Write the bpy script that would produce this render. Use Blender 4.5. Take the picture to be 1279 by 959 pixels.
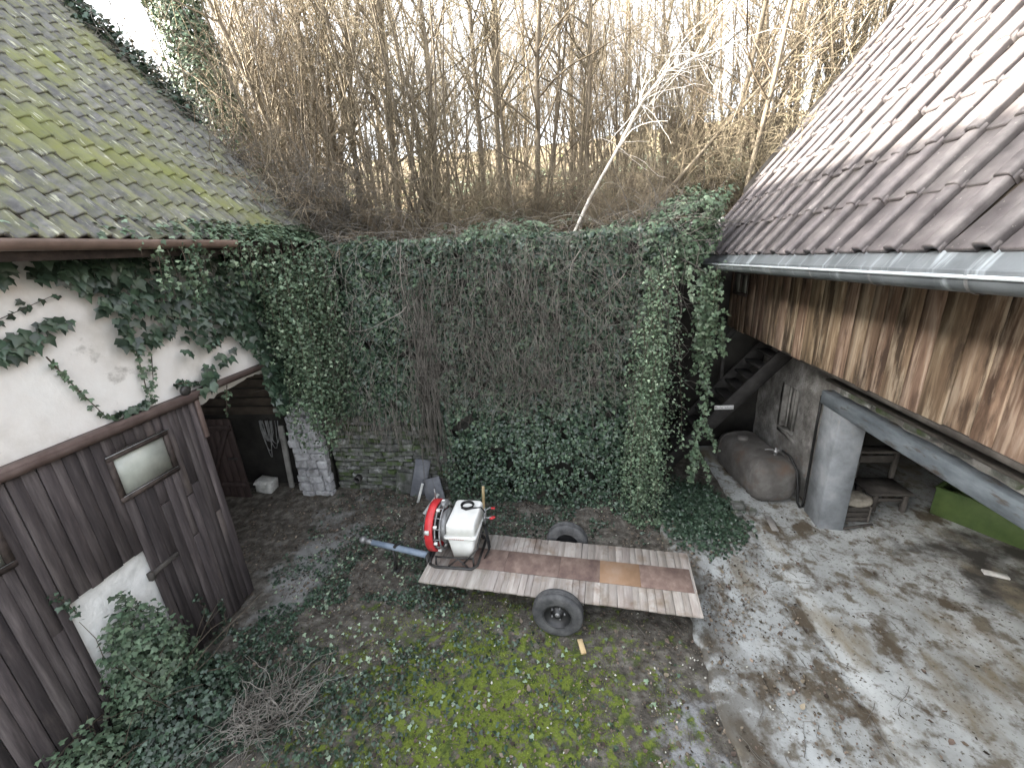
import bpy, bmesh, math, random
import numpy as np
from mathutils import Matrix, Vector, Euler

for o in list(bpy.data.objects): bpy.data.objects.remove(o)
scene = bpy.context.scene
C = scene.collection

# ------------------------------------------------------------------ camera, sky, sun, exposure
CAM_H = 4.8
FPX = 520.0
def norm(v): return v / np.linalg.norm(v)
_n = norm(np.array([95., 1570., FPX])); _d = np.array([65., -176., FPX]); _d = norm(_d - _n * _n.dot(_d))
_r = np.cross(_d, -_n); _r = _r if _r[0] > 0 else -_r
RW = np.stack([_r, _d, -_n])                     # world = RW @ (right, down, forward)
cam_data = bpy.data.cameras.new('camera'); cam = bpy.data.objects.new('camera', cam_data); C.objects.link(cam)
cam_data.sensor_fit = 'HORIZONTAL'; cam_data.sensor_width = 36.0; cam_data.lens = FPX / 1279 * 36
cam_data.clip_start = 0.05; cam_data.clip_end = 2000
m = Matrix.Identity(4)
for i in range(3):
    m[i][0] = RW[i, 0]; m[i][1] = -RW[i, 1]; m[i][2] = -RW[i, 2]
m.translation = (0, 0, CAM_H); cam.matrix_world = m; scene.camera = cam

SUN_EL = math.radians(20.4)      # low winter sun, from the left and a little behind the camera
SUN_AZ = math.radians(12.0)      # angle of the light's travel from +X towards +Y
w = bpy.data.worlds.new('World'); scene.world = w; w.use_nodes = True
nt = w.node_tree; nt.nodes.clear()
out = nt.nodes.new('ShaderNodeOutputWorld'); bg = nt.nodes.new('ShaderNodeBackground')
sky = nt.nodes.new('ShaderNodeTexSky'); sky.sky_type = 'NISHITA'; sky.sun_disc = False
sky.sun_elevation = SUN_EL; sky.sun_rotation = math.radians(270) - SUN_AZ
sky.dust_density = 4.0; sky.ozone_density = 0.6; sky.air_density = 1.0
hs = nt.nodes.new('ShaderNodeHueSaturation'); hs.inputs['Saturation'].default_value = 0.30
nt.links.new(sky.outputs[0], hs.inputs['Color']); nt.links.new(hs.outputs[0], bg.inputs[0])
bg.inputs[1].default_value = 0.15; nt.links.new(bg.outputs[0], out.inputs[0])
sd = bpy.data.lights.new('sun', 'SUN'); sd.energy = 5.0; sd.angle = math.radians(0.8); sd.color = (1, .93, .82)
so = bpy.data.objects.new('sun', sd); C.objects.link(so)
ld = Vector((math.cos(SUN_EL) * math.cos(SUN_AZ), math.cos(SUN_EL) * math.sin(SUN_AZ), -math.sin(SUN_EL)))
so.rotation_euler = ld.to_track_quat('-Z', 'Y').to_euler()
vs = scene.view_settings; vs.view_transform = 'Standard'; vs.look = 'None'; vs.gamma = 1; vs.use_curve_mapping = False
vs.exposure = 3.25
scene.cycles.max_bounces = 6; scene.cycles.diffuse_bounces = 3; scene.cycles.glossy_bounces = 2; scene.cycles.transmission_bounces = 1; scene.cycles.transparent_max_bounces = 2

# ------------------------------------------------------------------ helpers
R = np.random.default_rng(7); random.seed(7)
def project(P):
    q = (np.asarray(P, float) - np.array([0, 0, CAM_H])) @ RW
    return np.stack([640 + FPX * q[..., 0] / q[..., 2], 480 + FPX * q[..., 1] / q[..., 2], q[..., 2]], -1)

def make_mesh(name, V, faces, mat=None, smooth=False, rnd=None):
    """faces: list of (k-gon index arrays (n,k))"""
    me = bpy.data.meshes.new(name)
    V = np.ascontiguousarray(V, np.float32)
    if not isinstance(faces, (list, tuple)): faces = [faces]
    faces = [np.asarray(f, np.int32) for f in faces if len(f)]
    tot = sum(f.size for f in faces); nf = sum(len(f) for f in faces)
    me.vertices.add(len(V)); me.vertices.foreach_set('co', V.ravel())
    me.loops.add(tot); me.polygons.add(nf)
    me.loops.foreach_set('vertex_index', np.concatenate([f.ravel() for f in faces]))
    ls = np.concatenate([np.full(len(f), f.shape[1], np.int32) for f in faces])
    st = np.concatenate([[0], np.cumsum(ls)[:-1]]).astype(np.int32)
    me.polygons.foreach_set('loop_start', st)
    if smooth: me.polygons.foreach_set('use_smooth', np.ones(nf, bool))
    me.update(calc_edges=True)
    if rnd is not None:
        a = me.attributes.new('rnd', 'FLOAT', 'FACE'); a.data.foreach_set('value', np.ascontiguousarray(rnd, np.float32))
    if mat: me.materials.append(mat)
    return me

class MB:
    """collects shapes into one mesh"""
    def __init__(s): s.V = []; s.F = {}; s.n = 0
    def add(s, V, *fs):
        V = np.asarray(V, float)
        for f in fs:
            f = np.asarray(f, int)
            if len(f): s.F.setdefault(f.shape[1], []).append(f + s.n)
        s.V.append(V); s.n += len(V); return s
    def hexa(s, P):
        return s.add(P, [[0, 3, 2, 1], [4, 5, 6, 7], [0, 1, 5, 4], [1, 2, 6, 5], [2, 3, 7, 6], [3, 0, 4, 7]])
    def box(s, a, b, rz=0, ry=0, rx=0, jit=0):
        a = np.array(a, float); b = np.array(b, float); c = (a + b) / 2; h = (b - a) / 2
        P = np.array([[-1, -1, -1], [1, -1, -1], [1, 1, -1], [-1, 1, -1], [-1, -1, 1], [1, -1, 1], [1, 1, 1], [-1, 1, 1]]) * h
        if jit: P = P + R.normal(0, jit, P.shape)
        if rz or ry or rx: P = P @ np.array(Euler((rx, ry, rz)).to_matrix()).T
        return s.hexa(P + c)
    def bbox(s, a, b, bev=.01, rz=0, ry=0, rx=0):
        """box with chamfered edges"""
        a = np.array(a, float); b = np.array(b, float); c = (a + b) / 2; h = (b - a) / 2
        bm = bmesh.new(); bmesh.ops.create_cube(bm, size=2)
        for v in bm.verts: v.co = Vector(h * np.array(v.co))
        bmesh.ops.bevel(bm, geom=bm.edges[:], offset=bev, segments=1, affect='EDGES')
        P = np.array([v.co[:] for v in bm.verts]); bm.verts.index_update()
        fs = {}
        for f in bm.faces: fs.setdefault(len(f.verts), []).append([v.index for v in f.verts])
        bm.free()
        if rz or ry or rx: P = P @ np.array(Euler((rx, ry, rz)).to_matrix()).T
        return s.add(P + c, *fs.values())
    def tube(s, pts, r, sides=8, cap=True):
        pts = np.asarray(pts, float); k = len(pts); r = np.broadcast_to(np.asarray(r, float), (k,))
        t = np.gradient(pts, axis=0); t /= np.linalg.norm(t, axis=1)[:, None] + 1e-9
        ref = np.array([0, 0, 1.]) if abs(t[:, 2]).mean() < .8 else np.array([1., 0, 0])
        a = np.cross(t, ref); a /= np.linalg.norm(a, axis=1)[:, None] + 1e-9; b = np.cross(t, a)
        th = np.arange(sides) / sides * 2 * math.pi
        V = pts[:, None] + r[:, None, None] * (np.cos(th)[None, :, None] * a[:, None] + np.sin(th)[None, :, None] * b[:, None])
        i = np.arange(k - 1)[:, None] * sides; j = np.arange(sides)[None]; j2 = (j + 1) % sides
        q = np.stack([i + j, i + j2, i + sides + j2, i + sides + j], -1).reshape(-1, 4)
        fs = [q]
        if cap:
            fs.append(np.array([np.arange(sides)[::-1]])); fs.append(np.array([np.arange(sides) + (k - 1) * sides]))
        return s.add(V.reshape(-1, 3), *fs)
    def lathe(s, prof, axis='Z', sides=24, c=(0, 0, 0), close=False):
        """prof: (r, h) pairs"""
        prof = np.asarray(prof, float); k = len(prof)
        th = np.arange(sides) / sides * 2 * math.pi
        x = prof[:, 0, None] * np.cos(th); y = prof[:, 0, None] * np.sin(th); z = np.repeat(prof[:, 1, None], sides, 1)
        V = {'Z': np.stack([x, y, z], -1), 'X': np.stack([z, x, y], -1), 'Y': np.stack([y, z, x], -1)}[axis].reshape(-1, 3) + np.array(c)
        kk = k if close else k - 1
        i = np.arange(kk)[:, None]; j = np.arange(sides)[None]; j2 = (j + 1) % sides; i2 = (i + 1) % k
        q = np.stack([i * sides + j, i * sides + j2, i2 * sides + j2, i2 * sides + j], -1).reshape(-1, 4)
        return s.add(V, q)
    def mesh(s, name, mat, smooth=False, rnd=None):
        return make_mesh(name, np.concatenate(s.V), [np.concatenate(f) for f in s.F.values()], mat, smooth, rnd)
    def build(s, name, mat, parent=None, smooth=False, **kw):
        return obj(name, s.mesh(name, mat, smooth), parent, **kw)

def obj(name, me, parent=None, label=None, cat=None, group=None, kind=None, mw=None):
    o = bpy.data.objects.new(name, me); C.objects.link(o)
    if mw is not None: o.matrix_world = mw
    if parent is not None:
        o.parent = parent
        if parent.type == 'EMPTY' and parent.get('_w'): o.matrix_parent_inverse = Matrix.Translation(-Vector(parent['_w'][:]))
    tag(o, label, cat, group, kind); return o
def tag(o, label=None, cat=None, group=None, kind=None):
    if label: o['label'] = label
    if cat: o['category'] = cat
    if group: o['group'] = group
    if kind: o['kind'] = kind
    return o
def thing(name, loc, label, cat, group=None, rz=0, local=False):
    """Empty at a thing's base; children are meshed in world space unless local"""
    o = bpy.data.objects.new(name, None); C.objects.link(o); o.location = loc; o.rotation_euler = (0, 0, rz)
    o.empty_display_size = .2
    if not local: o['_w'] = tuple(float(v) for v in loc)
    return tag(o, label, cat, group)
def copy_thing(root, loc, rz=0, sc=1.0, label=None, rx=0, ry=0):
    r = root.copy(); C.objects.link(r); r.location = loc; r.rotation_euler = (rx, ry, rz); r.scale = (sc,) * 3
    if label: r['label'] = label
    for ch in root.children:
        c = ch.copy(); C.objects.link(c); c.parent = r
    return r

def vnoise(P, freq, seed=0):
    """cheap smooth value noise, P (n,3) -> 0..1"""
    P = np.asarray(P, float) * freq + seed * 17.13
    i = np.floor(P).astype(np.int64); f = P - i; f = f * f * (3 - 2 * f)
    def h(a, b, c):
        n = (a * 73856093) ^ (b * 19349663) ^ (c * 83492791) ^ (seed * 2654435761)
        n = (n ^ (n >> 13)) * 1274126177 & 0x7fffffff
        return ((n ^ (n >> 16)) & 0xffff) / 65535.
    r = 0
    for dx in (0, 1):
        for dy in (0, 1):
            for dz in (0, 1):
                wgt = (f[:, 0] if dx else 1 - f[:, 0]) * (f[:, 1] if dy else 1 - f[:, 1]) * (f[:, 2] if dz else 1 - f[:, 2])
                r = r + wgt * h(i[:, 0] + dx, i[:, 1] + dy, i[:, 2] + dz)
    return r
def fbm(P, freq, seed=0, o=3):
    r = 0; a = .5; tot = 0
    for k in range(o): r = r + a * vnoise(P, freq * 2 ** k, seed + k); tot += a; a *= .55
    return r / tot
def in_poly(P, poly):
    x, y = P[:, 0], P[:, 1]; ins = np.zeros(len(P), bool); n = len(poly)
    for i in range(n):
        x1, y1 = poly[i]; x2, y2 = poly[(i + 1) % n]
        c = ((y1 > y) != (y2 > y)) & (x < (x2 - x1) * (y - y1) / (y2 - y1 + 1e-12) + x1); ins ^= c
    return ins
def sample_poly(poly, n):
    poly = np.array(poly, float); lo, hi = poly.min(0), poly.max(0)
    P = R.uniform(lo, hi, (int(n * 6), 2)); return P[in_poly(P, poly)][:n]

# ------------------------------------------------------------------ materials
def mat(name, stops, scale=3, detail=6, rough=.85, bump=.2, bscale=None, stretch=(1, 1, 1), val=0, attr=None, hue=0, spec=.3,
        coord='Object', metal=0, dist=0, fine=0, bdist=.01, layers=(), trans=0, off=True):
    """noise ramp + per-object / per-face brightness variation + bump; layers: (stops_color, scale, lo, hi, stretch, z-range)"""
    ma = bpy.data.materials.new(name); ma.use_nodes = True; nt = ma.node_tree; N = nt.nodes; L = nt.links
    b = N['Principled BSDF']; tc = N.new('ShaderNodeTexCoord'); co = tc.outputs[coord]
    oi = N.new('ShaderNodeObjectInfo')
    if off:
        mul = N.new('ShaderNodeMath'); mul.operation = 'MULTIPLY'; mul.inputs[1].default_value = 37.7; L.new(oi.outputs['Random'], mul.inputs[0])
        va = N.new('ShaderNodeVectorMath'); va.operation = 'ADD'; L.new(co, va.inputs[0]); L.new(mul.outputs[0], va.inputs[1]); co2 = va.outputs[0]
    else: co2 = co
    def noise(sc, st=(1, 1, 1), de=detail, di=0, world=False):
        mp = N.new('ShaderNodeMapping'); mp.inputs['Scale'].default_value = st; L.new(N.new('ShaderNodeNewGeometry').outputs['Position'] if world else co2, mp.inputs[0])
        n = N.new('ShaderNodeTexNoise'); n.inputs['Scale'].default_value = sc; n.inputs['Detail'].default_value = de
        n.inputs['Roughness'].default_value = .62; n.inputs['Distortion'].default_value = di; L.new(mp.outputs[0], n.inputs['Vector']); return n.outputs[0]
    def ramp(fac, st):
        r = N.new('ShaderNodeValToRGB'); L.new(fac, r.inputs[0]); e = r.color_ramp.elements
        while len(e) < len(st): e.new(.5)
        for el, (p, c) in zip(e, st): el.position = p; el.color = (*c, 1)
        return r.outputs[0]
    col = ramp(noise(scale, stretch, di=dist), stops)
    for (c2, sc, lo, hi, st, zr) in layers:
        n2 = noise(sc, st, world=(zr == 'w')); fac = n2; zr = None if zr == 'w' else zr
        mr = N.new('ShaderNodeMapRange'); mr.inputs[1].default_value = lo; mr.inputs[2].default_value = hi; L.new(fac, mr.inputs[0]); fac = mr.outputs[0]
        if zr and zr[0] == 'ell':
            v1 = N.new('ShaderNodeVectorMath'); v1.operation = 'SUBTRACT'; L.new(tc.outputs['Object'], v1.inputs[0]); v1.inputs[1].default_value = (zr[1], zr[2], 0)
            v2 = N.new('ShaderNodeVectorMath'); v2.operation = 'MULTIPLY'; L.new(v1.outputs[0], v2.inputs[0]); v2.inputs[1].default_value = (1 / zr[3], 1 / zr[4], 0)
            v3 = N.new('ShaderNodeVectorMath'); v3.operation = 'LENGTH'; L.new(v2.outputs[0], v3.inputs[0])
            ma1 = N.new('ShaderNodeMath'); ma1.operation = 'MULTIPLY_ADD'; L.new(v3.outputs['Value'], ma1.inputs[0]); ma1.inputs[1].default_value = -zr[5]; L.new(n2, ma1.inputs[2]); L.new(ma1.outputs[0], mr.inputs[0])
        elif zr:
            sp = N.new('ShaderNodeSeparateXYZ'); L.new(tc.outputs['Object'], sp.inputs[0])
            mz = N.new('ShaderNodeMapRange'); mz.inputs[1].default_value = zr[1]; mz.inputs[2].default_value = zr[2]
            L.new(sp.outputs[zr[0]], mz.inputs[0])
            mm = N.new('ShaderNodeMath'); mm.operation = 'MULTIPLY'; L.new(fac, mm.inputs[0]); L.new(mz.outputs[0], mm.inputs[1]); fac = mm.outputs[0]
        mx = N.new('ShaderNodeMix'); mx.data_type = 'RGBA'; L.new(fac, mx.inputs[0]); L.new(col, mx.inputs[6]); mx.inputs[7].default_value = (*c2, 1); col = mx.outputs[2]
    if val or hue:
        src = oi.outputs['Random']
        if attr:
            at = N.new('ShaderNodeAttribute'); at.attribute_name = attr; src = at.outputs['Fac']
        hv = N.new('ShaderNodeHueSaturation'); L.new(col, hv.inputs['Color'])
        m1 = N.new('ShaderNodeMapRange'); m1.inputs[3].default_value = 1 - val; m1.inputs[4].default_value = 1 + val; L.new(src, m1.inputs[0]); L.new(m1.outputs[0], hv.inputs['Value'])
        if hue:
            ml = N.new('ShaderNodeMath'); ml.operation = 'MULTIPLY'; ml.inputs[1].default_value = 7.31; L.new(src, ml.inputs[0])
            fr = N.new('ShaderNodeMath'); fr.operation = 'FRACT'; L.new(ml.outputs[0], fr.inputs[0])
            m2 = N.new('ShaderNodeMapRange'); m2.inputs[3].default_value = .5 - hue; m2.inputs[4].default_value = .5 + hue; L.new(fr.outputs[0], m2.inputs[0]); L.new(m2.outputs[0], hv.inputs['Hue'])
        col = hv.outputs[0]
    L.new(col, b.inputs['Base Color'])
    b.inputs['Roughness'].default_value = rough; b.inputs['Specular IOR Level'].default_value = spec; b.inputs['Metallic'].default_value = metal
    if trans: b.inputs['Subsurface Weight'].default_value = 0
    if bump:
        bn = N.new('ShaderNodeBump'); bn.inputs['Strength'].default_value = bump; bn.inputs['Distance'].default_value = bdist
        L.new(noise(bscale or scale * 4, stretch, 8), bn.inputs['Height']); L.new(bn.outputs[0], b.inputs['Normal'])
    return ma
def g(v, t=(1, 1, 1)): return tuple(v * x for x in t)

M = {}
M['plaster'] = mat('limewash_plaster', [(.3, (.55, .52, .47)), (.5, (.71, .685, .65)), (.7, (.77, .76, .73))], 1.3, 8, .9, .35, 9, off=False, bdist=.02,
    layers=[((.62, .46, .28), .55, .52, .72, (1, 1, 1), (2, 3.9, 4.4)), ((.36, .34, .31), 2.3, .62, .72, (1, 1, 1), None)])
M['barn_wood'] = mat('dark_stained_boards', [(.3, (.030, .025, .026)), (.5, (.060, .050, .050)), (.72, (.125, .108, .105))], 2.2, 8, .8, .5, 14, (6, 6, .5), val=.32, off=True,
    layers=[((.19, .16, .14), 1.6, .57, .75, (1, 1, .25), None)], hue=.012)
M['barn_wood_low'] = mat('rotted_board_foot', [(.3, (.05, .04, .035)), (.55, (.11, .09, .075)), (.75, (.22, .2, .17))], 3, 8, .9, .5, 14, (6, 6, .5), val=.3)
M['rail'] = mat('brown_painted_steel_rail', [(.35, (.095, .066, .058)), (.65, (.155, .115, .103))], 4, 6, .6, .15, off=False)
M['frame_dark'] = mat('dark_window_frame', [(.35, (.035, .028, .026)), (.65, (.09, .07, .062))], 9, 6, .7, .3)
M['reflecting_glass'] = mat('painted_reflection_glass', [(.35, (.34, .36, .32)), (.6, (.46, .48, .43))], 2.5, 5, .25, .05, spec=.5, off=False,
    layers=[((.12, .13, .11), 1.6, .5, .68, (1, 1, 1), (1, 3.75, 3.95))])  # greenish reflection and darker right part painted into the pane colour
M['white_lime'] = mat('whitewashed_stone', [(.3, (.55, .55, .53)), (.5, (.74, .74, .72)), (.75, (.8, .8, .78))], 3, 7, .9, .6, 7, off=False, bdist=.03)
M['tile_left'] = mat('mossy_concrete_roof_tile', [(.3, (.07, .07, .068)), (.5, (.12, .118, .113)), (.72, (.19, .186, .172))], 9, 7, .85, .4, 40, val=.14, hue=.006,
    layers=[((.175, .18, .095), 9, .44, .70, (2.2, .3, 1), None), ((.165, .175, .055), .9, .49, .68, (1, 1, 1), 'w'), ((.36, .36, .27), 14, .60, .67, (2.4, .3, 1), None), ((.15, .19, .03), 7, .68, .73, (1, 1, 1), 'w')])
M['tile_right'] = mat('weathered_brown_roof_tile', [(.3, (.062, .054, .055)), (.5, (.105, .094, .094)), (.75, (.17, .154, .15))], 5, 7, .6, .35, 60, val=.17, hue=.015,
    layers=[((.17, .20, .09), 9, .70, .78, (1, 1, 1), None), ((.34, .32, .29), 22, .66, .72, (1, 1, 1), None)])
M['tile_grime'] = mat('lichen_edge', [(.4, (.10, .10, .07)), (.6, (.2, .2, .13))], 30)
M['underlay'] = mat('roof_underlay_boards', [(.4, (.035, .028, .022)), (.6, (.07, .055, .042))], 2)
M['copper'] = mat('brown_painted_gutter', [(.35, (.10, .07, .055)), (.65, (.18, .125, .10))], 3, 6, .5, .1, spec=.4, off=False)
M['zinc_bead'] = mat('bright_zinc_bead', [(.35, (.30, .33, .35)), (.65, (.44, .48, .50))], 2.5, 6, .4, .05, spec=.5, off=False)
M['zinc'] = mat('zinc_gutter', [(.35, (.075, .085, .092)), (.65, (.14, .155, .165))], 2.5, 6, .42, .05, spec=.5, metal=.1, off=False,
    layers=[((.30, .335, .355), 5.5, .54, .68, (.3, 1.2, .1), None)])
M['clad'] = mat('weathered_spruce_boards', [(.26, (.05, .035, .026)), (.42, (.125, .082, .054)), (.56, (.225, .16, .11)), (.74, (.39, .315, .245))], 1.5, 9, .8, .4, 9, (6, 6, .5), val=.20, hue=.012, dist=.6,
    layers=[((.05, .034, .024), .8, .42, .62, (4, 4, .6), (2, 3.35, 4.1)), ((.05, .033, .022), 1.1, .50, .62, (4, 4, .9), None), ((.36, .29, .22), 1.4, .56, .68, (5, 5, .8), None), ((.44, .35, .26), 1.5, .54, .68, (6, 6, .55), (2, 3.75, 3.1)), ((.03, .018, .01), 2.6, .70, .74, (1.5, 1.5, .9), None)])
M['beam'] = mat('blue_grey_painted_beam', [(.35, (.08, .095, .108)), (.55, (.15, .175, .197)), (.7, (.20, .228, .25))], 3, 8, .75, .4, 10, (1, .6, 2), off=False,
    layers=[((.07, .06, .05), 5, .56, .66, (1, .5, 2), None)])
M['concrete'] = mat('cast_concrete_post', [(.3, (.13, .14, .15)), (.5, (.20, .216, .232)), (.7, (.28, .294, .308))], 3, 8, .9, .4, 20, off=False,
    layers=[((.2, .19, .18), 2, .58, .7, (1, 1, .5), None)])
M['rubble'] = mat('patchy_rubble_plaster', [(.3, (.085, .080, .073)), (.5, (.20, .192, .18)), (.68, (.36, .355, .34))], 2.6, 9, .95, .9, 8, off=False, bdist=.05,
    layers=[((.24, .12, .07), 4, .58, .68, (1, 1, 1), (2, .9, .3))])
M['stone'] = mat('mossy_wall_stone', [(.3, (.06, .062, .055)), (.5, (.125, .128, .118)), (.7, (.25, .25, .24))], 7, 9, .95, .9, 18, val=.25, bdist=.03,
    layers=[((.06, .085, .035), 2.2, .47, .62, (1, 1, 1), None), ((.42, .42, .42), 3.5, .60, .72, (1, 1, 1), None)])
M['stone_white'] = mat('whitewashed_pier_stone', [(.3, (.17, .165, .16)), (.5, (.35, .35, .36)), (.7, (.50, .50, .51))], 6, 8, .95, .7, 18, val=.18, bdist=.03)
M['mortar'] = mat('dark_mortar_core', [(.4, (.035, .034, .03)), (.6, (.08, .078, .068))], 8, 6, .95, .6)
M['ivy'] = mat('ivy_leaf', [(.3, (.022, .042, .027)), (.6, (.048, .078, .050))], 6, 3, .36, 0, val=.62, attr='rnd', hue=.02, spec=.5, off=False)
M['ivy_light'] = mat('young_and_highlit_ivy_leaf', [(.3, (.050, .082, .048)), (.6, (.10, .145, .088))], 6, 3, .5, 0, val=.5, attr='rnd', hue=.02, spec=.4, off=False)  # lighter ivy; in the wall ivy its leaves also stand in for highlights
M['ivy_pale'] = mat('pale_and_highlit_ivy_leaf', [(.3, (.13, .19, .11)), (.6, (.25, .31, .22))], 6, 3, .6, 0, val=.5, attr='rnd', hue=.015, off=False)  # pale leaves; among the runners a share is painted in as highlights
M['vine'] = mat('dry_vine_stem', [(.35, (.10, .090, .077)), (.65, (.24, .222, .195))], 4, 4, .9, 0, val=.4, off=False)
M['vine_dark'] = mat('brown_ivy_stem', [(.35, (.045, .035, .026)), (.65, (.11, .09, .068))], 4, 4, .9, 0, off=False)
M['bark'] = mat('grey_brown_bark', [(.35, (.085, .07, .05)), (.65, (.19, .16, .12))], 5, 6, .9, .3, 20, (1, 1, .3), val=.3)
M['twig'] = mat('bare_twig', [(.35, (.115, .093, .062)), (.65, (.235, .195, .135))], 1.5, 4, .85, 0, val=.32, hue=.012)
M['birch'] = mat('pale_bark', [(.35, (.42, .39, .34)), (.65, (.62, .59, .54))], 7, 5, .8, .2)
M['dead_leaf'] = mat('fallen_dead_leaf', [(.3, (.06, .045, .034)), (.65, (.185, .15, .115))], 5, 3, .8, 0, val=.7, attr='rnd', hue=.02, off=False)
M['pale_leaf'] = mat('bleached_fallen_leaf', [(.3, (.26, .255, .22)), (.65, (.46, .45, .40))], 5, 3, .8, 0, val=.45, attr='rnd', hue=.02, off=False)
M['moss'] = mat('bright_moss', [(.3, (.075, .105, .014)), (.5, (.145, .19, .026)), (.7, (.25, .30, .05))], 3, 5, .9, 0, val=.4, attr='rnd', hue=.02, off=False)
M['grass'] = mat('dark_grass', [(.3, (.03, .055, .015)), (.6, (.07, .11, .035))], 3, 4, .8, 0, val=.5, attr='rnd', off=False)
M['metal_dark'] = mat('dark_greasy_metal', [(.35, (.015, .015, .015)), (.65, (.05, .047, .044))], 9, 5, .5, .1, spec=.5)
M['galv'] = mat('dull_galvanised_metal', [(.35, (.16, .16, .16)), (.65, (.33, .33, .33))], 9, 5, .45, .1, metal=.5)
M['red'] = mat('faded_red_enamel', [(.35, (.42, .02, .025)), (.65, (.60, .045, .05))], 5, 5, .4, .05, spec=.5,
    layers=[((.2, .05, .04), 9, .62, .7, (1, 1, 1), None)])
M['white_tank'] = mat('dirty_white_polyethylene', [(.35, (.66, .66, .62)), (.65, (.80, .80, .77))], 4, 6, .45, .05, spec=.4,
    layers=[((.22, .2, .15), 16, .66, .72, (1, 1, 1), (2, .9, 1.05)), ((.62, .60, .40), 3, .6, .68, (1, 1, 1), (2, .9, 1.05))])
M['rubber'] = mat('worn_tyre_rubber', [(.35, (.045, .046, .048)), (.65, (.105, .105, .105))], 8, 6, .8, .2)
M['rim'] = mat('black_steel_rim', [(.35, (.008, .008, .009)), (.65, (.022, .022, .023))], 8, 5, .45, .1, spec=.5)
M['blue_steel'] = mat('blue_grey_drawbar_paint', [(.35, (.20, .25, .32)), (.65, (.32, .38, .46))], 6, 5, .5, .1)
M['deck'] = mat('weathered_deck_board', [(.3, (.22, .19, .165)), (.5, (.33, .295, .265)), (.72, (.47, .435, .40))], 2.5, 8, .85, .45, 14, (4, .6, 1), val=.16, hue=.01,
    layers=[((.22, .17, .13), 3, .52, .68, (1, 1, 1), 'w'), ((.12, .09, .07), 14, .66, .72, (1, 1, 1), 'w')])
M['ply'] = mat('reddish_plywood_sheet', [(.3, (.10, .066, .058)), (.5, (.165, .115, .096)), (.72, (.27, .20, .165))], 4, 9, .8, .3, 16, (1.5, 1, 1), val=.12, off=True)
M['ply_orange'] = mat('orange_brown_plywood_sheet', [(.3, (.19, .115, .065)), (.5, (.27, .17, .105)), (.72, (.31, .22, .16))], 2, 8, .8, .3, 16, (1.5, 1, 1), off=True)
M['green'] = mat('green_painted_sheet', [(.35, (.050, .082, .028)), (.65, (.085, .125, .043))], 3, 6, .5, .1, spec=.35, off=False,
    layers=[((.05, .06, .03), 2.2, .55, .66, (1, 1, 1), None)])
M['tank'] = mat('grey_brown_steel_tank', [(.3, (.066, .060, .055)), (.5, (.105, .098, .092)), (.7, (.17, .165, .157))], 3, 7, .7, .25, 25, off=False,
    layers=[((.10, .068, .05), 2, .52, .70, (1, 1, 1), None)])
M['stair_wood'] = mat('dark_stair_timber', [(.3, (.014, .013, .013)), (.5, (.03, .028, .027)), (.7, (.055, .052, .05))], 3, 7, .85, .4, 16, val=.2)
M['old_wood'] = mat('old_grey_wood', [(.3, (.035, .031, .028)), (.5, (.07, .063, .057)), (.7, (.125, .114, .103))], 3, 7, .85, .4, 16, (1, 1, 1), val=.2)
M['pale_wood'] = mat('fresh_yellow_offcut', [(.35, (.45, .33, .17)), (.65, (.62, .48, .28))], 6, 5, .8, .2)
M['grey_board'] = mat('greyed_loose_board', [(.35, (.17, .16, .15)), (.65, (.32, .31, .29))], 4, 6, .85, .3)
M['white_board'] = mat('flaking_white_paint', [(.35, (.36, .36, .34)), (.65, (.66, .66, .63))], 7, 6, .8, .3)
M['brown_door'] = mat('red_brown_painted_door', [(.35, (.040, .028, .026)), (.65, (.07, .05, .046))], 4, 6, .7, .3, 14, (5, 1, .5), val=.15)
M['sack'] = mat('paper_sack', [(.35, (.18, .16, .13)), (.65, (.36, .33, .28))], 5, 6, .9, .5)
M['slate'] = mat('grey_slate_slab', [(.35, (.10, .105, .12)), (.65, (.19, .195, .21))], 4, 6, .7, .3)
M['hose'] = mat('black_rubber_hose', [(.35, (.007, .007, .007)), (.65, (.02, .02, .02))], 8, 4, .5, 0)
M['cable'] = mat('grey_cable', [(.35, (.16, .16, .16)), (.65, (.34, .34, .33))], 8, 4, .6, 0)
M['blue_can'] = mat('blue_plastic', [(.4, (.02, .05, .22)), (.6, (.03, .07, .3))], 4, 3, .4, 0)
M['sign_white'] = mat('white_sign_enamel', [(.4, (.68, .68, .68)), (.6, (.75, .75, .75))], 4, 3, .4, 0)
M['ink_and_hole_black'] = mat('black_print_and_hole_dark', [(.4, (.004, .004, .004)), (.6, (.006, .006, .006))], 4, 3, .5, 0)  # also the black for the dark inside of the drain pipe
M['pink_ink'] = mat('faded_red_print', [(.4, (.55, .22, .2)), (.6, (.6, .3, .28))], 4, 3, .5, 0)
M['inner'] = mat('dark_inner_wall', [(.35, (.018, .017, .016)), (.65, (.045, .042, .038))], 2, 6, .95, .4, off=False)  # very dark tone for the bay, store and passage walls

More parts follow.
